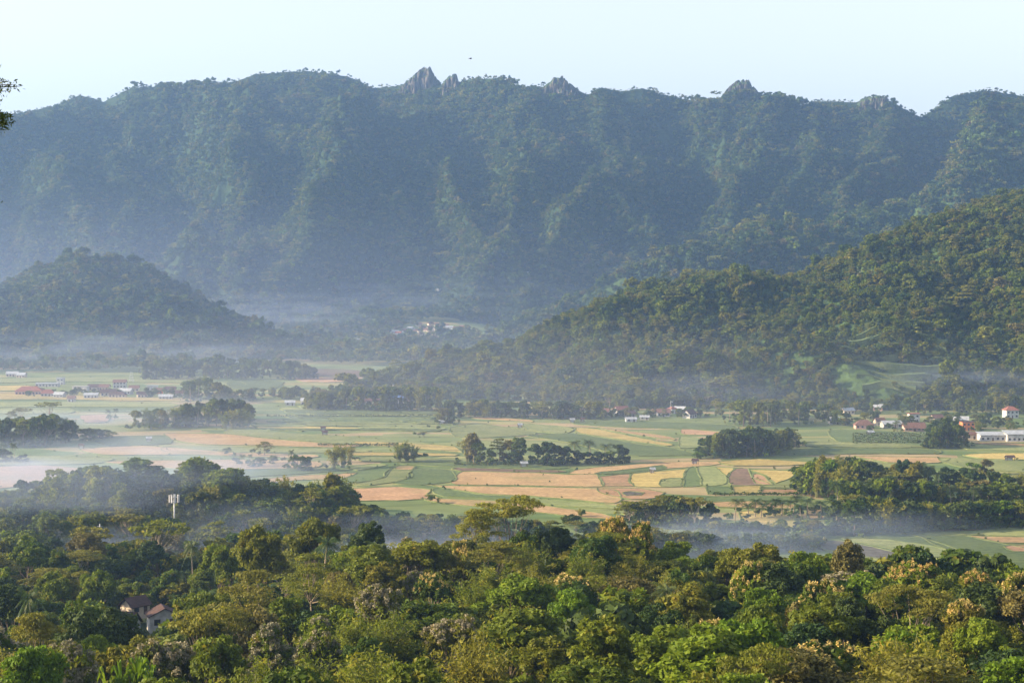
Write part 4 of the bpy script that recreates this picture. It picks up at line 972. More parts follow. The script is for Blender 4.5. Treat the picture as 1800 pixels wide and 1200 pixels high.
# two houses in the hollow
def hollow_house(px, base, d, rz, spec, label):
    x = (px - 900) / F * d; house(x, d, rz, spec, label, 'houses in the wooded hollow', z=zof(base, d))
hollow_house(281, 1100, 400, 0.35, (6.8, 5.4, 2.9, 'cross', 'white', 'tile_old_shaded', 0.5, 1.8, True, False), 'white gabled house with dark brown tile roof, the right one in the wooded hollow')
hollow_house(210, 1116, 392, -0.25, (6.4, 5.0, 2.8, 'gable', 'white', 'tile_old_shaded', 0.5, 2.7, True, True), 'house with steep dark tile roof and white porch, left of the white gabled house')
hollow_house(232, 1078, 418, 0.9, (5.5, 4.5, 2.2, 'gable', 'cream', 'tile_old_shaded', 0.5, 2.0, True, False), 'dim brown roof just behind the two houses of the hollow')
hollow_house(173, 1172, 250, 0.1, (3.4, 4.0, 2.7, 'flat', 'white', 'grey', 0.3, 0.5, True, False), 'small white wall glimpsed between leaves below the dark-roofed house')
hollow_house(470, 1003, 430, 0.4, (7.0, 6.0, 2.8, 'hip', 'cream', 'tile', 0.6, 2.6, True, False), 'reddish hip roof half hidden behind the bright trees above the flat-topped trees')

VHOUSES = [  # px, base row, rz, spec, label
 (1092, 728, 0.5, (11, 7, 3.2, 'gable', 'white', 'tile_red', .7, 3.0, True, False), 'red-roofed white house, tallest at the hill foot left of the palms'),
 (1062, 730, -0.3, (8, 6, 3.0, 'gable', 'white', 'tile', .6, 2.4, True, False), 'low white house beside the tallest red-roofed house'),
 (1048, 731, 0.2, (4, 4, 4.2, 'flat', 'orange', 'grey', .2, .4, True, False), 'narrow orange-fronted house at the left end of the row'),
 (1109, 742, 0.1, (8, 5, 2.4, 'gable', 'white', 'zinc', .5, 1.2, True, False), 'low pale shed with metal roof at the field edge'),
 (1133, 738, -0.1, (7, 5, 2.2, 'gable', 'grey', 'zinc', .5, 1.2, True, False), 'small grey shed right of the pale shed'),
 (1106, 733, 0.4, (8, 6, 2.8, 'gable', 'grey', 'tile_old_shaded', .6, 2.2, True, False), 'dark-roofed house behind the pale shed'),
 (1166, 732, 0.0, (10, 7, 3.0, 'gable', 'white', 'tile', .6, 2.8, True, False), 'brown-roofed white house left of the flagpole'),
 (1182, 727, 0.6, (6, 5, 4.0, 'hip', 'white', 'tile_red', .5, 1.8, True, False), 'small bright red hip roof beside the flagpole'),
 (1195, 726, -0.4, (9, 6, 3.0, 'gable', 'cream', 'zinc', .6, 2.2, True, False), 'metal-roofed house right of the flagpole'),
 (1212, 735, 0.9, (10, 7, 3.0, 'gable', 'white', 'tile_old_shaded', .6, 3.4, True, False), 'steep dark-roofed house with white gable at the right end of the row'),
 (1150, 729, 0.3, (7, 5, 2.8, 'hip', 'cream', 'tile', .5, 2.0, True, False), 'brown hip roof half hidden left of the brown-roofed white house'),
 (1466, 745, 0.1, (8, 6, 3.4, 'gable', 'white', 'zinc', .6, 1.6, True, False), 'white house with pale metal roof at the left edge of the terraces'),
 (1518, 754, 0.0, (13, 8, 3.0, 'hip', 'pink', 'tile', .7, 3.4, True, False), 'wide brown hip-roofed house with pink walls above the planted rows'),
 (1546, 748, 0.3, (7, 6, 3.0, 'gable', 'cream', 'tile', .6, 2.6, True, False), 'brown-roofed house just right of the wide hip-roofed house'),
 (1566, 752, 0.15, (14, 8, 2.8, 'gable', 'grey', 'zinc', .7, 2.2, True, False), 'long grey hall with metal roof'),
 (1606, 742, 0.05, (8, 6, 6.4, 'flat', 'white', 'tile_red', .9, .6, True, False), 'two-storey white house with red balcony band'),
 (1606, 758, 0.0, (15, 8, 2.8, 'gable', 'pink', 'tile', .7, 3.2, True, True), 'wide dark-roofed house with pink front below the two-storey white house'),
 (1700, 757, 0.05, (9, 7, 6.2, 'flat', 'orange', 'tile_old_shaded', .4, .5, True, False), 'house with square upper wall coloured as if lit orange'),
 (1688, 746, -0.3, (12, 8, 3.4, 'gable', 'grey', 'zinc', .6, 2.4, True, False), 'grey metal roof behind the orange-lit house'),
 (1706, 772, 0.0, (14, 6, 3.0, 'gable', 'cream', 'tile', .6, 2.0, True, False), 'low brown roof in front of the orange-lit house'),
 (1776, 735, 0.15, (10, 8, 6.4, 'hip', 'white', 'tile_red', .7, 2.8, True, False), 'two-storey white villa with red hip roof above the long white building'),
 (1742, 775, 0.02, (17, 9, 4.0, 'shed', 'white', 'zinc', .8, 1.4, True, False), 'white hall with low metal roof left of the long white building'),
 (1800, 776, 0.02, (26, 10, 5.0, 'shed', 'white', 'zinc', .9, 1.6, True, False), 'long white building with pale metal roof below the red-roofed villa'),
 (1490, 728, 0.2, (9, 7, 3.0, 'gable', 'cream', 'zinc', .6, 2.0, True, False), 'pale metal roof among trees above the terraces'),
 (1540, 722, -0.2, (10, 7, 3.0, 'gable', 'pink', 'zinc', .6, 2.2, True, False), 'pale green-grey roof beneath the smoke'),
 (1668, 712, 0.2, (7, 6, 3.0, 'gable', 'white', 'zinc', .6, 2.0, True, False), 'tiny white gable in the smoke below the hillside'),
 (1646, 742, 0.4, (9, 7, 3.0, 'gable', 'cream', 'tile', .6, 2.6, True, False), 'brown roof left of the dark tree clump'),
 # mosque hamlet
 (668, 710, 0.1, (8, 6, 3.2, 'gable', 'white', 'tile', .6, 2.4, True, False), 'brown-roofed white house left of the blue-roofed mosque'),
 (632, 711, 0.0, (10, 6, 2.6, 'gable', 'white', 'tile', .6, 2.0, True, False), 'low house at the left end of the mosque hamlet'),
 (648, 710, 0.3, (6, 5, 2.6, 'gable', 'cream', 'tile', .6, 2.0, True, False), 'small brown-roofed house between the low house and the mosque'),
 (717, 710, -0.1, (7, 6, 3.0, 'hip', 'white', 'tile', .6, 2.2, True, False), 'white-fronted house right of the blue-roofed mosque'),
 (510, 713, 0.1, (8, 6, 2.6, 'gable', 'white', 'zinc', .6, 1.8, True, False), 'white hut with metal roof at the left edge of the green terraces'),
 (541, 712, -0.1, (11, 7, 3.4, 'gable', 'white', 'zinc', .6, 2.4, True, False), 'larger metal-roofed hall beside the green terraces'),
 (556, 713, 0.2, (7, 6, 2.6, 'gable', 'grey', 'zinc', .6, 1.6, True, False), 'grey shed right of the metal-roofed hall'),
 (771, 687, 0.2, (8, 6, 3, 'gable', 'grey', 'zinc', .6, 2, True, False), 'grey roof among trees on the lower hillside above the terraces'),
 # left village
 (52, 694, 0.1, (24, 12, 3.6, 'hip', 'pink', 'tile_red', .8, 4.0, True, False), 'large pinkish-red hip roof at the left end of the left village'),
 (84, 697, 0.2, (12, 8, 3.0, 'hip', 'white', 'tile_red', .7, 3.4, True, False), 'reddish hip-roofed white house next to the large pink roof'),
 (84, 680, 0.0, (22, 8, 3.4, 'flat', 'white', 'zinc', .5, .5, True, False), 'flat white hall behind the pinkish roofs'),
 (107, 676, 0.0, (7, 6, 6.6, 'flat', 'white', 'zinc', .4, .5, True, False), 'white two-storey cube on the skyline of the left village'),
 (126, 707, 0.0, (6, 5, 3.0, 'gable', 'white', 'tile', .6, 2.4, True, False), 'lone small white house in the field below the left village'),
 (142, 688, -0.1, (14, 7, 4.6, 'flat', 'white', 'grey', .4, .5, True, False), 'white building with dark windows in the left village'),
 (160, 700, 0.1, (12, 7, 3.0, 'shed', 'white', 'zinc', .5, 1.4, True, False), 'pale metal-roofed shed in front of the left village'),
 (211, 682, 0.1, (12, 8, 5.4, 'gable', 'white', 'tile', .6, 2.6, True, False), 'tall white house with brown roof in the middle of the left village'),
 (190, 696, 0.3, (14, 8, 3.0, 'gable', 'cream', 'tile_old_shaded', .6, 3.0, True, False), 'wide dark roof below the tall white house'),
 (221, 693, -0.2, (12, 8, 3.0, 'gable', 'white', 'zinc', .6, 2.4, True, False), 'white metal roof in the left village'),
 (207, 699, 0.0, (15, 7, 2.8, 'hip', 'cream', 'tile_old_shaded', .6, 2.6, True, False), 'low dark hip roof in front row of the left village'),
 (268, 686, 0.1, (10, 7, 4.2, 'flat', 'white', 'zinc', .6, .6, True, False), 'pale flat-roofed house right of the village trees'),
 (279, 692, 0.2, (8, 6, 3.0, 'gable', 'orange', 'tile', .6, 2.2, True, False), 'small yellow-orange lit house in the left village'),  # orange wall colour stands for the warm light here
 (292, 702, 0.0, (12, 6, 2.6, 'gable', 'grey', 'zinc', .6, 1.8, True, False), 'grey roof at the right end of the left village'),
 (250, 699, 0.3, (9, 7, 2.8, 'gable', 'cream', 'tile_old_shaded', .6, 2.4, True, False), 'dark roof between the low hip roof and the grey roof'),
 (105, 699, -0.2, (9, 7, 2.8, 'gable', 'grey', 'zinc', .6, 2.2, True, False), 'blue-grey roof beside the reddish hip-roofed house'),
 (166, 686, 0.2, (11, 7, 3.0, 'gable', 'cream', 'tile_old_shaded', .6, 2.6, True, False), 'dark roof right of the white building with dark windows'),
 (184, 686, -0.1, (9, 7, 3.0, 'gable', 'cream', 'tile', .6, 2.6, True, False), 'brown roof left of the tall white house'),
 (236, 688, 0.1, (9, 7, 3.0, 'gable', 'cream', 'tile', .6, 2.6, True, False), 'brown roof right of the tall white house'),
 (300, 690, 0.1, (9, 7, 3.0, 'gable', 'grey', 'tile_old_shaded', .6, 2.6, True, False), 'dark roof right of the yellow-orange lit house'),
 (318, 697, 0.1, (9, 7, 3.0, 'gable', 'grey', 'tile_old_shaded', .6, 2.6, True, False), 'last dark roof before the tree belt right of the left village'),
 (22, 662, 0.1, (12, 8, 3.0, 'gable', 'cream', 'zinc', .6, 2.4, True, False), 'pale house against the foot of the left hill'),
 (38, 664, -0.1, (9, 7, 3.0, 'gable', 'cream', 'zinc', .6, 2.2, True, False), 'smaller pale house right of the one at the left hill foot'),
 (463, 614, 0.1, (16, 9, 4.0, 'gable', 'white', 'zinc', .6, 3.0, True, False), 'bright white roof beyond the right end of the left hill'),
 (486, 613, 0.1, (12, 9, 3.0, 'gable', 'grey', 'zinc', .6, 2.0, True, False), 'dimmer roof right of the bright white roof beyond the left hill'),
]
for px, base, rz, spec, label in VHOUSES:
    x, y = G(px, base); y2 = y + spec[1] / 2; x2 = x / y * y2
    house(x2, y2, rz, spec, label, 'houses of the valley villages', scale=0.82)
# hazy village at the foot of the mountain
rv = random.Random(9); vill = []
HV = [(616, 604), (624, 604), (632, 605), (627, 601), (638, 602), (610, 604), (686, 596), (692, 594), (700, 590), (706, 588), (715, 596), (720, 592), (726, 588), (733, 584), (740, 590), (745, 595), (750, 583), (756, 577), (752, 594), (760, 588), (766, 581), (772, 590), (776, 576), (783, 583), (790, 590), (796, 583), (802, 581), (712, 584), (730, 596), (742, 578), (764, 596), (784, 575), (700, 598), (757, 571), (770, 573), (812, 579), (694, 586), (736, 573), (790, 578), (722, 580)]
HV = sorted(HV); hvp = []
SP = [(11, 8, 3, 'gable', 'cream', 'tile', .7, 3, True, False), (12, 8, 3, 'hip', 'cream', 'tile_old_shaded', .7, 3, True, False), (14, 9, 3.4, 'gable', 'white', 'zinc', .7, 2.6, True, False), (11, 8, 4.5, 'gable', 'white', 'tile_red', .7, 3, True, False)]
ORD = ['first', 'second', 'third', 'fourth', 'fifth', 'sixth', 'seventh', 'eighth', 'ninth', 'tenth', 'eleventh', 'twelfth', 'thirteenth', 'fourteenth', 'fifteenth', 'sixteenth', 'seventeenth', 'eighteenth', 'nineteenth']
TENS = ['', '', 'twent', 'thirt', 'fort', 'fift', 'sixt', 'sevent', 'eight', 'ninet']
TW = ['', '', 'twenty', 'thirty', 'forty', 'fifty', 'sixty', 'seventy', 'eighty', 'ninety']
def ordw(n):
    if n > 100: return 'hundred-and-' + ordw(n - 100)
    if n == 100: return 'hundredth'
    if n < 20: return ORD[n - 1]
    return TENS[n // 10] + 'ieth' if n % 10 == 0 else TW[n // 10] + '-' + ORD[n % 10 - 1]
for i, (px, base) in enumerate(HV):
    y = 1900.0
    while y < 2500 and float(gh((px - 900) / F * y, y)) < zof(base, y): y += 4
    x = (px - 900) / F * y; hvp.append((x, y)); sp_ = SP[2] if px < 645 or (px, base) in ((796, 583), (686, 596), (706, 588), (752, 594)) else SP[rv.choice((0, 0, 1, 1, 2, 3))]
    col = {'tile': 'brown-roofed', 'tile_old_shaded': 'dark-roofed', 'zinc': 'white-roofed', 'tile_red': 'red-roofed'}[sp_[5]]
    house(x, y, rv.uniform(-.8, .8), sp_, f'{col} house, {ordw(i + 1)} from the left in the hazy village below the mountain', 'houses of the hazy mountain-foot village', scale=0.68)
# scattered houses on the lower mountain slope
for i, (px, d, hh) in enumerate([(575, 2420, 0), (628, 2450, 0), (560, 2400, 0), (926, 2480, 0), (770, 2440, 0), (642, 2430, 0)]):
    x = (px - 900) / F * d
    house(x, d, 0.3 * i, SP[2], f'tiny pale house, {ordw(sorted([575, 628, 560, 926, 770, 642]).index(px) + 1)} from the left among trees on the lower mountain slope', 'scattered houses on the lower mountain slope', z=max(0, float(h_mountain(np.array([x]), np.array([float(d)]))[0])) + 1, scale=0.55)

# mosque
x, y = G(690, 710); mq = tag(link("mosque", None, loc=(x, y + 6, 0)), 'white arcaded mosque with steep blue pyramid roof at the hill foot', 'mosque')
mb = MB(); mb.box(-6.5, 6.5, -5, 5, -0.5, 4.2)
link('wall', mb.mesh('wall', M['white']), mq)
mb = MB(); mb.add([(-7.3, -5.8, 4.1), (7.3, -5.8, 4.1), (7.3, 5.8, 4.1), (-7.3, 5.8, 4.1), (-3.6, -3.0, 6.2), (3.6, -3.0, 6.2), (3.6, 3.0, 6.2), (-3.6, 3.0, 6.2)], [(0, 1, 5, 4), (1, 2, 6, 5), (2, 3, 7, 6), (3, 0, 4, 7), (3, 2, 1, 0)])
mb.add([(-3.8, -3.2, 6.5), (3.8, -3.2, 6.5), (3.8, 3.2, 6.5), (-3.8, 3.2, 6.5), (0, 0, 12.0)], [(0, 1, 4), (1, 2, 4), (2, 3, 4), (3, 0, 4), (3, 2, 1, 0)])
rf = link('roof', mb.mesh('roof', M['blue']), mq)
mb = MB(); mb.tube([(0, 0, 11.8), (0, 0, 12.6), (0, 0, 13.1), (0, 0, 13.8)], [.25, .45, .2, .03], 8); link('finial', mb.mesh('finial', M['white'], True), rf)
for k in range(5):
    xx = -5.2 + 2.6 * k; mb = MB(); prof = [(-.8, 0), (.8, 0), (.8, 2.2), (.55, 2.8), (0, 3.2), (-.55, 2.8), (-.8, 2.2)]
    v = [(xx + a, -5.04, b + .1) for a, b in prof] + [(xx + a, -5.1, b + .1) for a, b in prof]; n_ = len(prof)
    mb.add(v, [tuple(range(n_, 2 * n_))[::-1]] + [(j, (j + 1) % n_, n_ + (j + 1) % n_, n_ + j) for j in range(n_)]); link('arch', mb.mesh('arch', M['glass']), mq)

# antenna mast
d = 560; x = (303 - 900) / F * d; g = float(gh(x, d)); zt = zof(868, d)
ms = tag(link("antenna_mast", None, loc=(x, d, g)), 'mobile phone mast with white antenna panels rising above the misty trees', 'antenna mast')
mb = MB(); Ht = zt - g; mb.tube([(0, 0, -1), (0, 0, Ht * .6), (0, 0, Ht)], [.30, .24, .16], 8); link('mast', mb.mesh('mast', M['steel'], True), ms)
mb = MB()
for k in range(3):
    a0, a1 = 2 * math.pi * k / 3, 2 * math.pi * (k + 1) / 3
    for zz in (Ht - 1.0, Ht - 2.5): mb.tube([(1.3 * math.cos(a0), 1.3 * math.sin(a0), zz), (1.3 * math.cos(a1), 1.3 * math.sin(a1), zz)], [.07, .07], 5); mb.tube([(0, 0, zz), (1.3 * math.cos(a0), 1.3 * math.sin(a0), zz)], [.06, .06], 5)
link('platform', mb.mesh('platform', M['steel']), ms)
for k in range(9):
    a = 2 * math.pi * k / 9 + .2; mb = MB(); cx, cy = 1.65 * math.cos(a), 1.65 * math.sin(a)
    c, s_ = math.cos(a), math.sin(a)
    vv = [(cx + c * u_ * .12 - s_ * v_ * .24, cy + s_ * u_ * .12 + c * v_ * .24, z_) for z_ in (Ht - 2.7, Ht - .3) for u_, v_ in ((-1, -1), (1, -1), (1, 1), (-1, 1))]
    mb.add(vv, [(3, 2, 1, 0), (4, 5, 6, 7), (0, 1, 5, 4), (1, 2, 6, 5), (2, 3, 7, 6), (3, 0, 4, 7)]); link('antenna_panel', mb.mesh('antenna_panel', M['panel']), ms)
d = 520; x = (171 - 900) / F * d; g = float(gh(x, d)); zt = zof(920, d)
o = tag(link("utility_pole", None, loc=(x, d, g)), 'pale pole tip poking out of the trees left of the phone mast', 'pole'); mb = MB(); mb.tube([(0, 0, -1), (0, 0, zt - g)], [.22, .14], 8); link('shaft', mb.mesh('shaft', M['panel'], True), o)
mb = MB(); mb.tube([(-.8, 0, zt - g - .8), (.8, 0, zt - g - .8)], [.06, .06], 5); link('crossarm', mb.mesh('crossarm', M['steel']), o)
# lattice mast by the left village, flag pole
x, y = G(231, 672); o = tag(link("lattice_mast", None, loc=(x, y, 0)), 'small pale lattice mast at the foot of the left hill', 'mast')
mb = MB()
for sx_, sy_ in ((-1, -1), (1, -1), (1, 1), (-1, 1)): mb.tube([(sx_ * 2.0, sy_ * 2.0, -.5), (sx_ * .4, sy_ * .4, 9)], [.14, .09], 4)
link('frame', mb.mesh('frame', M['steel']), o); mb = MB()
for zz in (2, 4, 6, 8):
    q = 2.0 - 1.6 * zz / 9
    for a, b in (((-q, -q), (q, -q)), ((q, -q), (q, q)), ((q, q), (-q, q)), ((-q, q), (-q, -q))): mb.tube([(*a, zz), (*b, zz)], [.1, .1], 4)
link('braces', mb.mesh('braces', M['panel']), o)
x, y = G(1179, 731); o = tag(link("flagpole", None, loc=(x, y, 0)), 'white flagpole among the red-roofed houses at the hill foot', 'flagpole'); mb = MB(); mb.tube([(0, 0, -.3), (0, 0, 10)], [.16, .09], 8); link('shaft', mb.mesh('shaft', M['panel'], True), o)
mb = MB(); mb.add([(0.1, 0, 9.8), (1.5, .15, 9.7), (1.5, .15, 8.7), (.1, 0, 8.8), (0.1, .03, 9.8), (1.5, .18, 9.7), (1.5, .18, 8.7), (.1, .03, 8.8)], [(0, 1, 2, 3), (7, 6, 5, 4), (0, 4, 5, 1), (1, 5, 6, 2), (2, 6, 7, 3), (3, 7, 4, 0)]); link('flag', mb.mesh('flag', M['white']), o)
# field shelters
def shelter(px, base, w_, label, roof='zinc'):
    x, y = G(px, base); o = tag(link("field_hut", None, loc=(x, y, 0), rz=0.2), label, 'field hut', 'huts out in the fields')
    mb = MB()
    for a in (-1, 1):
        for b in (-1, 1): mb.box(a * w_ / 2 - .08, a * w_ / 2 + .08, b * 1.1 - .08, b * 1.1 + .08, -.3, 2.0)
    link('posts', mb.mesh('posts', M['wood']), o)
    mb = MB(); ox = w_ / 2 + .4
    for s in (-1, 1): mb.add([(-ox, s * 1.6, 1.9), (ox, s * 1.6, 1.9), (ox, 0, 2.9), (-ox, 0, 2.9), (-ox, s * 1.6, 2.0), (ox, s * 1.6, 2.0), (ox, 0, 3.0), (-ox, 0, 3.0)], [(0, 1, 2, 3), (4, 7, 6, 5), (0, 4, 5, 1), (0, 3, 7, 4), (1, 5, 6, 2)])
    link('roof', mb.mesh('roof', M[roof]), o)
    mb = MB(); mb.box(-w_ / 2 + .1, w_ / 2 - .1, 1.0, 1.08, .3, 1.85); link('back_wall', mb.mesh('back_wall', M['white']), o)
for a in [(921, 821, 3.0, 'white-sheeted hut at the edge of the tree clump in the middle fields'), (1006, 743, 2.4, 'small white hut in the green field near the hill foot'), (914, 752, 2.2, 'tiny white hut in the light green field'), (700, 721, 2.4, 'small pale hut among the long green terraces below the mosque'), (776, 746, 3.0, 'pale hut under the lone field tree'),
          (1530, 765, 3.4, 'white-roofed hut between the planted rows'), (262, 776, 2.6, 'pale hut in the misty green field'), (568, 757, 2.4, 'small dark hut on the green terrace edge', 'tile_old_shaded'), (571, 765, 2.6, 'dark hut on the pale strip', 'tile_old_shaded'), (1024, 742, 2.0, 'little dark hut at the end of the thin tan strip', 'tile_old_shaded'), (1147, 832, 1.8, 'small white shelter in the golden fields'), (1775, 810, 4, 'dark hut in the pasture at the right edge', 'tile_old_shaded'), (1222, 816, 2.4, 'dark thatched hut at the tip of the green wedge field', 'tile_old_shaded'),
          (143, 789, 2.4, 'brown hut at the misty field edge', 'tile_old_shaded')]: shelter(*a)

# ------------------------------------------------------------------ rock peaks on the ridge
def rock(outline, seed, label, depth=34, dd=-6):
    """outline: photo (px, row) skyline of the crag, left to right"""
    pc = sum(p[0] for p in outline) / len(outline); d = float(m_ridge_d(pc)) + dd; base = zof(max(p[1] for p in outline) + 22, d)
    x0, x1 = outline[0][0], outline[-1][0]; n, m_ = 44, 26; V = []; Q = []
    for i in range(n + 1):
        px = x0 + (x1 - x0) * i / n; top = zof(float(np.interp(px, [p[0] for p in outline], [p[1] for p in outline])), d)
        for j in range(m_ + 1):
            v = (j / m_ * 2 - 1); x = (px - pc) / F * d; y = v * depth
            q = float(ridged(np.array([x / 9 + seed]), np.array([y / 16 + seed]), seed, 4)[0]); q2 = float(fbm(np.array([x / 5 + seed]), np.array([y / 5]), seed + 3, 3)[0])
            f = max(0.0, 1 - abs(v + 0.10 * q2) ** 2.6 * (1.1 + 0.5 * q)); f = 0.5 * f + 0.5 * min(1, (math.floor(f * 5 + q2 * .6) + 0.45) / 5)
            V.append((x + q2 * 1.2, y + (q - .5) * 5, (top - base) * max(0, min(1, f)) * (1 + 0.05 * q2) - 3))
            if i and j: a = i * (m_ + 1) + j; Q.append((a, a - 1, a - m_ - 2, a - m_ - 1))
    tag(link('rock_peak', mesh_np('rock_peak', V, Q, M['rockp']), loc=((pc - 900) / F * d, d, base)), label, 'rock peak', 'rock peaks on the mountain ridge')
m, n, out = newmat('ridge_rock'); ge = N(n, "ShaderNodeNewGeometry"); sxz = N(n, "ShaderNodeSeparateXYZ"); n.links.new(ge.outputs["Normal"], sxz.inputs[0]); tc = N(n, "ShaderNodeTexCoord")
mp = N(n, "ShaderNodeMapping"); mp.inputs["Scale"].default_value = (.12, .12, .05); n.links.new(tc.outputs["Object"], mp.inputs[0]); a = N(n, "ShaderNodeTexNoise"); a.inputs["Scale"].default_value = 1; a.inputs["Detail"].default_value = 8; n.links.new(mp.outputs[0], a.inputs["Vector"])
c = ramp(n, [(.38, (.03, .03, .03)), (.52, (.08, .072, .065)), (.72, (.22, .19, .165))], a.outputs[0])
c = mixc(n, c, (0.045, 0.075, 0.025), sstepn(n, 0.34, 0.62, math_(n, 'ADD', sxz.outputs[2], math_(n, 'MULTIPLY_ADD', a.outputs[0], 1.0, -0.5))))
bp = N(n, "ShaderNodeBump"); bp.inputs["Distance"].default_value = 3; n.links.new(a.outputs[0], bp.inputs["Height"])
b = bsdf(n, c, .95, .1); n.links.new(bp.outputs[0], b.inputs["Normal"]); n.links.new(b.outputs[0], out.inputs[0]); M['rockp'] = m
rock([(702, 152), (712, 144), (720, 138), (727, 131), (735, 125), (740, 120), (746, 116), (757, 116), (761, 125), (766, 131), (769, 137), (774, 141), (777, 149)], 5, 'tall leaning rock tooth with bare pale face, highest on the ridge', 30, -14)
rock([(778, 147), (783, 138), (788, 133), (796, 129), (802, 128), (805, 137), (812, 146)], 8, 'smaller rock tooth just right of the tall leaning one', 30, -12)
rock([(952, 153), (960, 146), (967, 142), (972, 134), (980, 131), (990, 133), (996, 141), (1006, 148), (1016, 156)], 11, 'rounded rock knob on the ridge above the middle of the valley', 34, -14)
rock([(1252, 184), (1260, 174), (1267, 166), (1273, 157), (1280, 150), (1287, 144), (1294, 139), (1312, 138), (1317, 147), (1323, 151), (1328, 158), (1336, 164), (1350, 172)], 14, 'broad pointed rock peak with bare cliff face right of the ridge middle', 40, -34)
rock([(1502, 181), (1510, 172), (1524, 167), (1540, 166), (1552, 167), (1558, 176), (1568, 182)], 21, 'flat-topped rock block on the right part of the ridge', 34, -24)

# ------------------------------------------------------------------ forests too dense to count (stuff)
def pcoll(name, items):
    c = bpy.data.collections.new(name)
    for i, it in enumerate(items):
        o = bpy.data.objects.new(f"{name}_{i:02d}", PROTO[it[0]][it[1]][-1][1]); c.objects.link(o)
    return c
def scatter(name, coll, pos, scl, rot, idx):
    n = len(pos); me = bpy.data.meshes.new(name); me.vertices.add(n); me.vertices.foreach_set("co", np.asarray(pos, np.float32).ravel())
    for nm, ty, arr in (("scl", 'FLOAT_VECTOR', scl), ("rot", 'FLOAT_VECTOR', rot)):
        a = me.attributes.new(nm, ty, 'POINT'); a.data.foreach_set("vector", np.asarray(arr, np.float32).ravel())
    a = me.attributes.new("idx", 'INT', 'POINT'); a.data.foreach_set("value", np.asarray(idx, np.int32)); me.update()
    o = link(name, me); ng = bpy.data.node_groups.new(name, 'GeometryNodeTree')
    ng.interface.new_socket("Geometry", in_out='INPUT', socket_type='NodeSocketGeometry'); ng.interface.new_socket("Geometry", in_out='OUTPUT', socket_type='NodeSocketGeometry')
    gi = ng.nodes.new("NodeGroupInput"); go = ng.nodes.new("NodeGroupOutput"); ip = ng.nodes.new("GeometryNodeInstanceOnPoints"); ci = ng.nodes.new("GeometryNodeCollectionInfo")
    ci.inputs["Collection"].default_value = coll; ci.inputs["Separate Children"].default_value = True; ci.inputs["Reset Children"].default_value = True
    def att(nm, ty):
        t = ng.nodes.new("GeometryNodeInputNamedAttribute"); t.data_type = ty; t.inputs["Name"].default_value = nm; return t.outputs["Attribute"]
    L = ng.links.new; L(gi.outputs[0], ip.inputs["Points"]); L(ci.outputs[0], ip.inputs["Instance"]); ip.inputs["Pick Instance"].default_value = True
    L(att("idx", 'INT'), ip.inputs["Instance Index"]); L(att("rot", 'FLOAT_VECTOR'), ip.inputs["Rotation"]); L(att("scl", 'FLOAT_VECTOR'), ip.inputs["Scale"]); L(ip.outputs[0], go.inputs[0])
    md = o.modifiers.new("forest", 'NODES'); md.node_group = ng
    tag(o, kind='stuff'); return o
FARC = pcoll("far_tree", [('broad_far', i) for i in range(6)] + [('brown_far', 0), ('bright_far', 0), ('umbrella_far', 0), ('umbrella_far', 1), ('bamboo_far', 0), ('palm_far', 0)])
WTS = np.array([10, 10, 10, 10, 10, 10, 3.0, 1.5, 3, 3, 3, 1.2]); WTS /= WTS.sum()
MIDC = pcoll("mid_tree", [('broad_mid', i) for i in range(6)] + [('dark_mid', 0), ('dark_mid', 1), ('umbrella_mid', 0), ('umbrella_mid', 1), ('bamboo_mid', 0), ('bamboo_mid', 1), ('palm_mid', 0), ('brown_mid', 0)])
MWT = np.array([12, 12, 12, 12, 12, 12, 6, 6, 4, 4, 4, 4, 2, 3.0]); MWT /= MWT.sum()
g_rng = np.random.default_rng(5)
def forest(name, fn, px0, px1, dfn0, dfn1, step, coll, wts, s0, s1, mask=None, dens=None):
    d0, d1 = dfn0, dfn1; xs = []; ysl = []
    y = d0
    rows = np.arange(d0, d1, step)
    for y in rows:
        x = np.arange((px0 - 900) / F * y, (px1 - 900) / F * y, step); xs.append(x); ysl.append(np.full(len(x), y))
    X = np.concatenate(xs); Y = np.concatenate(ysl); X = X + g_rng.uniform(-.5, .5, len(X)) * step; Y = Y + g_rng.uniform(-.5, .5, len(X)) * step
    Z = fn(X, Y); e = 3.0; sl_ = np.hypot((fn(X + e, Y) - Z) / e, (fn(X, Y + e) - Z) / e)
    k = (Z > 0.3) & (sl_ < 4.5)
    if mask is not None: k &= mask(X, Y, Z)
    st_ = np.sqrt(1 + sl_[k] ** 2) - 1; X, Y, Z = X[k], Y[k], Z[k]
    ex = np.repeat(np.arange(len(X)), (st_ * 3.2 + g_rng.random(len(X))).astype(int)); X = np.concatenate([X, X[ex] + g_rng.uniform(-.5, .5, len(ex)) * step]); Y = np.concatenate([Y, Y[ex] + g_rng.uniform(-.5, .5, len(ex)) * step]); Z = fn(X, Y); n = len(X)
    cl = 0.8 + 0.5 * vnoise(X / 60, Y / 60, 91)
    h = g_rng.uniform(s0, s1, n) * cl; big = g_rng.random(n) < 0.09; h = np.where(big, h * 1.6, h); h = h * np.where(vnoise(X / 22, Y / 22, 37) > 0.6, 1.2, 0.85); h = h * (np.where(Y > m_ridge_d(900 + F * X / Y) - 40, .62, 1.0) if fn is h_mountain else 1)
    wv = h * g_rng.uniform(0.9, 1.3, n)
    idx = g_rng.choice(len(wts), n, p=wts)
    scatter(name, coll, np.stack([X, Y, Z - 1.0], -1), np.stack([wv, wv, h], -1), np.stack([np.zeros(n), np.zeros(n), g_rng.uniform(0, 6.28, n)], -1), idx)
    print(name, n)
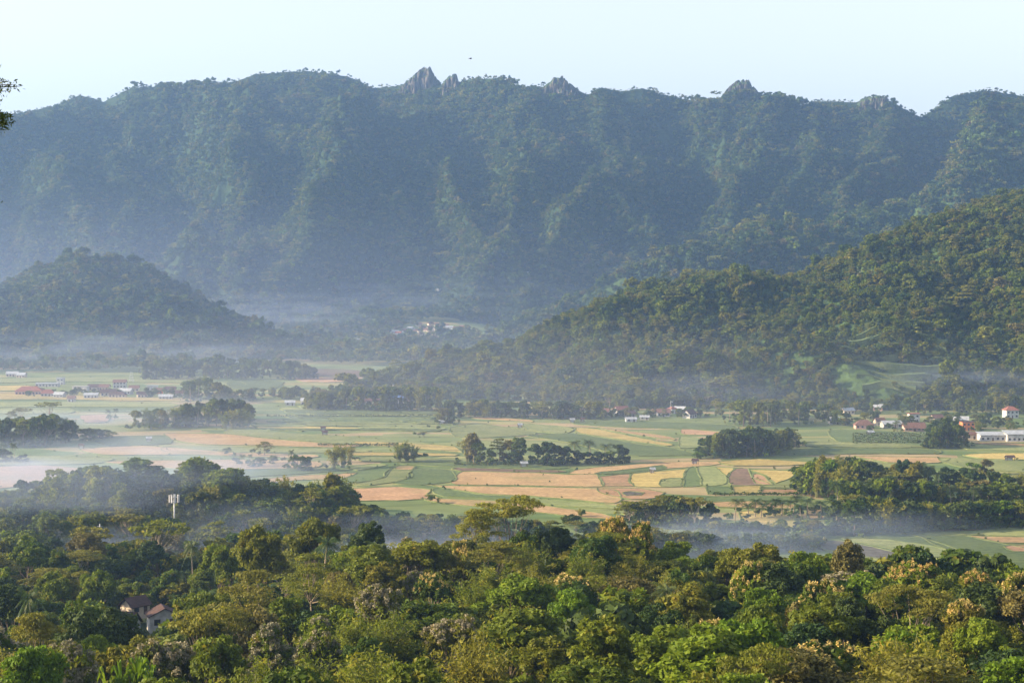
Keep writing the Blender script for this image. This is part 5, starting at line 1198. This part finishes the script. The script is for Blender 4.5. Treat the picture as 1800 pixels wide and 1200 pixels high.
def m_mask(X, Y, Z):
    px = 900 + F * X / Y; D = m_ridge_d(px); clear = vnoise(X / 70, Y / 90, 55) > 0.93
    k = (Y < D + 25) & ~(clear & (g_rng.random(len(X)) < 0.8))
    near = Y > D - 30
    return k & ~(near & (g_rng.random(len(X)) < 0.35))
forest("mountain_forest", h_mountain, -160, 1960, 2300, 3560, 7.6, FARC, WTS, 0.50, 0.85, m_mask)
forest("ridge_hill_forest", h_spur2, 790, 2000, 1995, 3060, 7.8, FARC, WTS, 0.55, 0.95, lambda X, Y, Z: (Y < tab(900 + F * X / Y, SP2, 2) + 30))
def clear1(X, Y, Z):
    px, py = 900 + F * X / Y, 460 - F * (Z - CH) / Y
    nz = fbm(px / 25, py / 12, 66, 2) * 10
    a = ((px - 1560) / 105) ** 2 + ((py - 668 + nz * 0.7) / 33) ** 2 < 1
    return (Y < tab(px, SP1, 2) + 25) & ~a
forest("wooded_hill_forest", h_spur, 450, 2000, 1150, 1760, 5.2, MIDC, MWT, 0.38, 0.74, clear1)
forest("left_hill_forest", h_left, -160, 625, 1655, 2010, 6.4, FARC, WTS, 0.5, 0.8, lambda X, Y, Z: Y < tab(900 + F * X / Y, SP3, 2) + 30)
# valley floor woodland between the left hill, the hazy village and the mountain
def flat(X, Y): return gh(X, Y) + 0.9
hx = np.array(hvp)
def v_mask(X, Y, Z):
    px = 900 + F * X / Y; py = 460 + F * 100 / Y
    k = (vnoise(X / 120, Y / 160, 12) > 0.22) & (px < 1100) & (h_spur(X, Y) < 1) & (h_spur2(X, Y) < 1) & (h_left(X, Y) < 1) & (h_mountain(X, Y) < gh(X, Y) + 2)
    k &= ~((px > 490) & (px < 545) & (py > 608) & (py < 622))
    k &= ~((px > 515) & (px < 665) & (py > 645) & (py < 676))
    k &= ~((px < 330) & (py > 655)) & ~((px < 490) & (py > 660)) & (py < 668)
    for a, b in hx: k &= (np.hypot(X - a, Y - b) > 6) & ~((np.abs(X - a) < 5) & (Y < b) & (Y > b - 32) )
    return k
forest("valley_woodland", flat, -100, 1000, 1450, 2440, 8.2, FARC, WTS, 0.55, 0.95, v_mask)
def f_mask(X, Y, Z):
    px = 900 + F * X / Y; py = 460 + F * 100 / Y
    return (py > np.interp(px, [500, 540, 700, 760], [716, 708, 672, 660])) & (py < np.interp(px, [500, 620, 640, 760], [712, 707, 702, 700])) & (h_spur(X, Y) < 1)
forest("hill_foot_woodland", flat, 500, 765, 1180, 1500, 6.4, MIDC, MWT, 0.5, 0.85, f_mask)
# shrubs and saplings that close the gaps under the near trees
def u_mask(X, Y, Z):
    px = 900 + F * X / Y
    return ~((px > 172) & (px < 326) & (Y > 360) & (Y < 430)) & ~((Y > 470) & (px > 640))
def ghz(X, Y): return gh(X, Y)
forest("undergrowth", ghz, -80, 1880, 112, 680, 3.7, pcoll("shrub", [('broad_mid', 0), ('broad_mid', 1), ('dark_mid', 0), ('bamboo_mid', 0), ('broad_mid', 3)]), np.array([.3, .25, .1, .2, .15]), 0.28, 0.52, lambda X, Y, Z: u_mask(X, Y, Z) & ((Y < 545) | (900 + F * X / Y < 620)))

# ------------------------------------------------------------------ place the individual trees
bykind = {}
for t in TREES: t['size'] = t['h'] / t['y'] * F; bykind.setdefault(t['kind'], []).append(t)
extra = []
keep = []
for k, ts in bykind.items():
    ts.sort(key=lambda t: -(t['size'] + t['prio'] * 1000)); keep += ts[:300]; extra += ts[300:]
ZP = {'knoll': 'on the knoll behind the mast', 'misty belt': 'in the misty belt beyond', 'palm row': 'in the palm row', 'right grove': 'in the right grove', 'middle fields': 'standing in the middle fields', 'bamboo knot': 'ending the left tree belt', 'left belt': 'in the left tree belt', 'left clump': 'in the left-edge clump', 'small wood': 'in the small central wood', 'dark clump': 'in the right village clump', 'hill foot': 'at the hill foot', 'left village': 'among the left village houses', 'far belt': 'in the far belt'}
def zone_of(t):
    if t['zone'] == 'slope':
        if t['px'] < 640 and t['y'] > 300 : return 'around the house hollow' if t['y'] < 430 else 'beyond the house hollow'
        b = 'along the bottom edge' if t['y'] < 165 else 'just above the bottom row' if t['y'] < 215 else 'halfway up the slope' if t['y'] < 275 else 'high on the front slope' if t['y'] < 325 else 'on the front crest'
        return b
    if t['zone'] == 'right grove': return 'in the front of the right grove' if t['y'] < 680 else 'in the back of the right grove' if t['y'] > 745 else 'in the middle of the right grove'
    if t['zone'] == 'hill foot': return ZP['hill foot'] + (' left of the palms' if t['px'] < 780 else ' below its middle' if t['px'] < 1100 else ' behind the red roofs' if t['px'] < 1460 else ' by the right village')
    return ZP[t['zone']]
GRP = {}
for t in keep: t['zp'] = zone_of(t); GRP.setdefault((t['kind'], t['zp']), []).append(t)
cnts = {}
for (k, zp), ts in sorted(GRP.items()):
    ts.sort(key=lambda t: 900 + F * t['x'] / t['y'])
    for i, t in enumerate(ts):
        key = k + '_' + t['lod']
        if key not in PROTO: key = {'pale': 'broad_mid', 'teak': 'broad_mid', 'banana': 'banana_hi'}.get(k, 'broad_mid')
        var = PROTO[key][cnts.get(key, 0) % len(PROTO[key])]; cnts[key] = cnts.get(key, 0) + 1
        nh, nw = NOM[k]
        if k == 'palm': nh = 13.0
        r = link(NAME[k], None, loc=(t['x'], t['y'], t['z'] - 0.1), rz=RNG.uniform(0, 6.28), scale=(t['w'] / nw, t['w'] / nw, t['h'] / nh))
        lab = f"{PHRASE[k]}, {ordw(i + 1)} from the left {zp}" if len(ts) > 1 else f"the only {PHRASE[k]} {zp}"
        if len(lab.split()) > 16: print('LONG', lab)
        tag(r, lab, 'bamboo' if k == 'bamboo' else 'palm' if k == 'palm' else 'plant' if k == 'banana' else 'tree', f"{PHRASE[k]}s {zp}")
        for pn, me in var: link(pn, me, r)
print('individual trees', len(keep), 'extra', len(extra), {k: len(v) for k, v in bykind.items()})
if extra:
    e = extra; kk = [dict(broad=0, dark=6, umbrella=8, bamboo=10, palm=12, brown=13).get(t['kind'], 1) for t in e]
    scatter("field_woodland", MIDC, [(t['x'], t['y'], t['z']) for t in e], [(t['w'] / 9, t['w'] / 9, t['h'] / 12) for t in e], [(0, 0, RNG.uniform(0, 6.28)) for t in e], kk)

# bushes round the feet of the valley trees and along the field edges
SHC = pcoll("bush", [('broad_far', 0), ('broad_far', 1), ('broad_far', 2), ('bright_far', 0), ('bamboo_far', 0)])
bp_ = []
for t in TREES:
    if t['y'] < 540: continue
    for q in range(3): bp_.append((t['x'] + RNG.gauss(0, t['w'] * .4), t['y'] + RNG.gauss(0, t['w'] * .35), RNG.uniform(.16, .34)))
for poly, kd in FIELDS:
    for i in range(len(poly)):
        a = G(*poly[i - 1]); b = G(*poly[i]); L = math.hypot(a[0] - b[0], a[1] - b[1])
        for q in range(int(L / 4)):
            if RNG.random() < (0.4 if RNG.random() < 0.25 else 0.05):
                tt = RNG.random(); bp_.append((a[0] + (b[0] - a[0]) * tt + RNG.gauss(0, .6), a[1] + (b[1] - a[1]) * tt + RNG.gauss(0, .8), RNG.uniform(.035, .12)))
for q in range(130):
    px_, row_ = RNG.uniform(-60, 1860), RNG.uniform(690, 880); x_, y_ = G(px_, row_); bp_.append((x_, y_, RNG.uniform(.05, .17)))
# planted rows in the terraced plots and the cassava strip
for (a, b, r0, r1, st) in ((1500, 1640, 764, 782, 2.6), (1255, 1420, 870, 873, 1.6), (800, 925, 817, 821, 2.0), (470, 760, 732, 734, 1.5), (560, 700, 783, 785, 1.2)):
    rr = r0
    while rr < r1:
        pp = a
        while pp < b:
            x_, y_ = G(pp, rr); bp_.append((x_, y_, RNG.uniform(.09, .15))); pp += RNG.uniform(3.2, 5.0)
        rr += st
scatter("field_bushes", SHC, [(a, b, gz(a, b) - .1) for a, b, c in bp_], [(c * 1.25, c * 1.25, c) for a, b, c in bp_], [(0, 0, RNG.uniform(0, 6.28)) for _ in bp_], [RNG.choice((0, 1, 2, 0, 1, 2, 3, 4)) for _ in bp_])

# ------------------------------------------------------------------ near tree at the left edge whose twigs reach into view
def near_tree():
    rng = np.random.default_rng(77); d = 38.0; bx = (-42 - 900) / F * d; g = float(gh(bx, d))
    r = tag(link('overhanging_tree', None, loc=(bx, d, g)), 'near tree at the left edge, only its leafy twig tips reaching into view', 'tree')
    mb = MB(); C = []; Nn = []
    H = zof(70, d) - g
    mb.tube([(0, 0, -1), (-.1, 0, H * .45), (0, 0, H * .8), (.05, 0, H)], [.28, .2, .1, .02], 8)
    tips = []
    for px, row in [(4, 108), (34, 148), (20, 160), (12, 178), (16, 200), (20, 214), (6, 222), (-3, 350), (8, 140), (-10, 240), (-15, 300), (-30, 120), (-25, 180), (26, 147), (2, 232)] + [(-40 - 30 * rng.random(), 90 + 260 * rng.random()) for _ in range(26)]:
        tips.append(np.array([(px - 900) / F * d - bx, rng.uniform(-.5, .5), zof(row, d) - g]))
    for t in tips:
        b = np.array([0, 0, min(H * .95, t[2] - 0.1 - 0.25 * abs(t[0]))]); mid = (b + t) / 2 + np.array([0, 0, .12])
        mb.tube([tuple(b), tuple(mid), tuple(t)], [.03, .016, .005], 4, cap=False)
        L = np.linalg.norm(t - b)
        for q in range(int(16 + 10 * L)):
            s = rng.uniform(0.55, 1.0); p = b * (1 - s) ** 2 + 2 * mid * s * (1 - s) + t * s * s
            C.append(p + rng.normal(size=3) * .055); Nn.append(rng.normal(size=3))
    for px, row in [(2, 205), (10, 214), (14, 205), (4, 222), (0, 212)]:
        c = np.array([(px - 900) / F * d - bx, 0, zof(row, d) - g])
        for q in range(55): C.append(c + rng.normal(size=3) * np.array([.09, .12, .08])); Nn.append(rng.normal(size=3))
    C = np.array(C); V, Q = leafquads(C, np.array(Nn), 0.05 * np.ones(len(C)), rng, .34, .3)
    link('trunk', mb.mesh('trunk', M['bark_dark'], True), r); link('crown', mesh_np('crown', V, Q, M['leaf_dark']), r)
near_tree()

# ------------------------------------------------------------------ bird
x, y, z = P(827, 104, 300)
bd = MB(); bd.tube([(-.28, 0, 0), (-.15, 0, .02), (0, 0, .03), (.16, 0, .03), (.24, 0, .05), (.32, 0, .04)], [.01, .05, .07, .055, .04, .005], 8)
bd.add([(-.28, -.02, 0), (-.45, -.09, .0), (-.45, .09, 0), (-.28, .02, 0), (-.30, 0, .015)], [(0, 1, 2, 3), (0, 4, 1), (4, 3, 2), (1, 4, 2)])
bo = tag(link('bird', bd.mesh('bird', M['bark_dark'], True), loc=(x, y, z), rz=0.5), 'tiny dark bird flying above the ridge', 'bird')
for s in (-1, 1):
    mb = MB(); mb.add([(.12, 0, .06), (-.08, 0, .06), (-.10, s * .3, .20), (.10, s * .32, .22), (-.12, s * .68, .12), (.12, 0, .05), (-.08, 0, .05), (-.10, s * .3, .19), (.10, s * .32, .21)], [(0, 1, 2, 3), (3, 2, 4), (5, 8, 7, 6), (8, 4, 7)])
    link('wing', mb.mesh('wing', M['bark_dark']), bo)

# ------------------------------------------------------------------ haze and mist
def volmat(name, dens, col, aniso):
    m, n, out = newmat(name); v = N(n, "ShaderNodeVolumePrincipled"); v.inputs["Density"].default_value = dens; v.inputs["Color"].default_value = (*col, 1); v.inputs["Anisotropy"].default_value = aniso
    n.links.new(v.outputs[0], out.inputs["Volume"]); return m
mb = MB(); mb.box(-3200, 3200, -80, 4800, -12, 560)
tag(link('haze', mb.mesh('haze', volmat('haze', HAZE_DENSITY, (0.32, 0.53, 0.92), 0.4))), kind='stuff')
def mistmat(dens, col, rx, ry, rz_):
    m, n, out = newmat('mist'); v = N(n, "ShaderNodeVolumePrincipled"); v.inputs["Color"].default_value = (*col, 1); v.inputs["Anisotropy"].default_value = 0.2
    tc = N(n, "ShaderNodeTexCoord"); ln = N(n, "ShaderNodeVectorMath", operation='LENGTH'); n.links.new(tc.outputs["Object"], ln.inputs[0])
    ge = N(n, "ShaderNodeNewGeometry"); no = N(n, "ShaderNodeTexNoise"); no.inputs["Scale"].default_value = 1; no.inputs["Detail"].default_value = 2
    mp = N(n, "ShaderNodeMapping"); mp.inputs["Scale"].default_value = (1 / 80, 1 / 80, 1 / 9); n.links.new(ge.outputs["Position"], mp.inputs[0]); n.links.new(mp.outputs[0], no.inputs["Vector"])
    f = math_(n, 'MULTIPLY', sstepn(n, 1.0, 0.25, ln.outputs["Value"]), sstepn(n, 0.36, 0.64, no.outputs[0]))
    if rz_ > 60: f = math_(n, 'MULTIPLY', sstepn(n, 1.0, 0.1, ln.outputs["Value"]), 0.5)
    n.links.new(math_(n, 'MULTIPLY', f, dens * 2.4), v.inputs["Density"]); n.links.new(v.outputs[0], out.inputs["Volume"]); return m
def mist(x, y, z, rx, ry, rz_, dens, col=(0.58, 0.70, 0.95)):
    import bmesh
    bm = bmesh.new(); bmesh.ops.create_uvsphere(bm, u_segments=40, v_segments=20, radius=1)
    me = bpy.data.meshes.new('mist'); bm.to_mesh(me); bm.free(); me.materials.append(mistmat(dens, col, rx, ry, rz_))
    o = link('mist', me, loc=(x, y, z), scale=(rx, ry, rz_)); tag(o, kind='stuff')
def mistpx(px, d, z, wpx, ry, rz_, dens): mist((px - 900) / F * d, d, z, wpx / F * d / 2, ry, rz_, dens)
mist(-60, 1080, 0, 700, 640, 80, 0.00042, (0.62, 0.68, 0.92))
mist(-750, 2000, 0, 1500, 1450, 230, 0.00022, (0.50, 0.60, 0.95))
mistpx(120, 575, 12, 1000, 90, 34, 0.0022)
mistpx(1500, 590, 2, 900, 60, 13, 0.0035)
mistpx(700, 545, 2, 700, 70, 17, 0.0105)
mistpx(1200, 585, 2, 700, 50, 14, 0.006)
mistpx(250, 560, 8, 900, 45, 14, 0.005)
mistpx(200, 780, 3, 1000, 180, 13, 0.0052)
mistpx(150, 1030, 3, 1100, 200, 14, 0.002)
mistpx(1690, 1200, 12, 420, 60, 20, 0.004)
mistpx(1250, 1180, 10, 500, 40, 18, 0.0018)
mistpx(200, 1600, 10, 900, 90, 34, 0.0013)
mistpx(480, 2150, 30, 460, 200, 42, 0.0007)
mistpx(640, 2380, 50, 300, 120, 30, 0.0006)
mistpx(850, 2400, 40, 500, 150, 50, 0.0006)
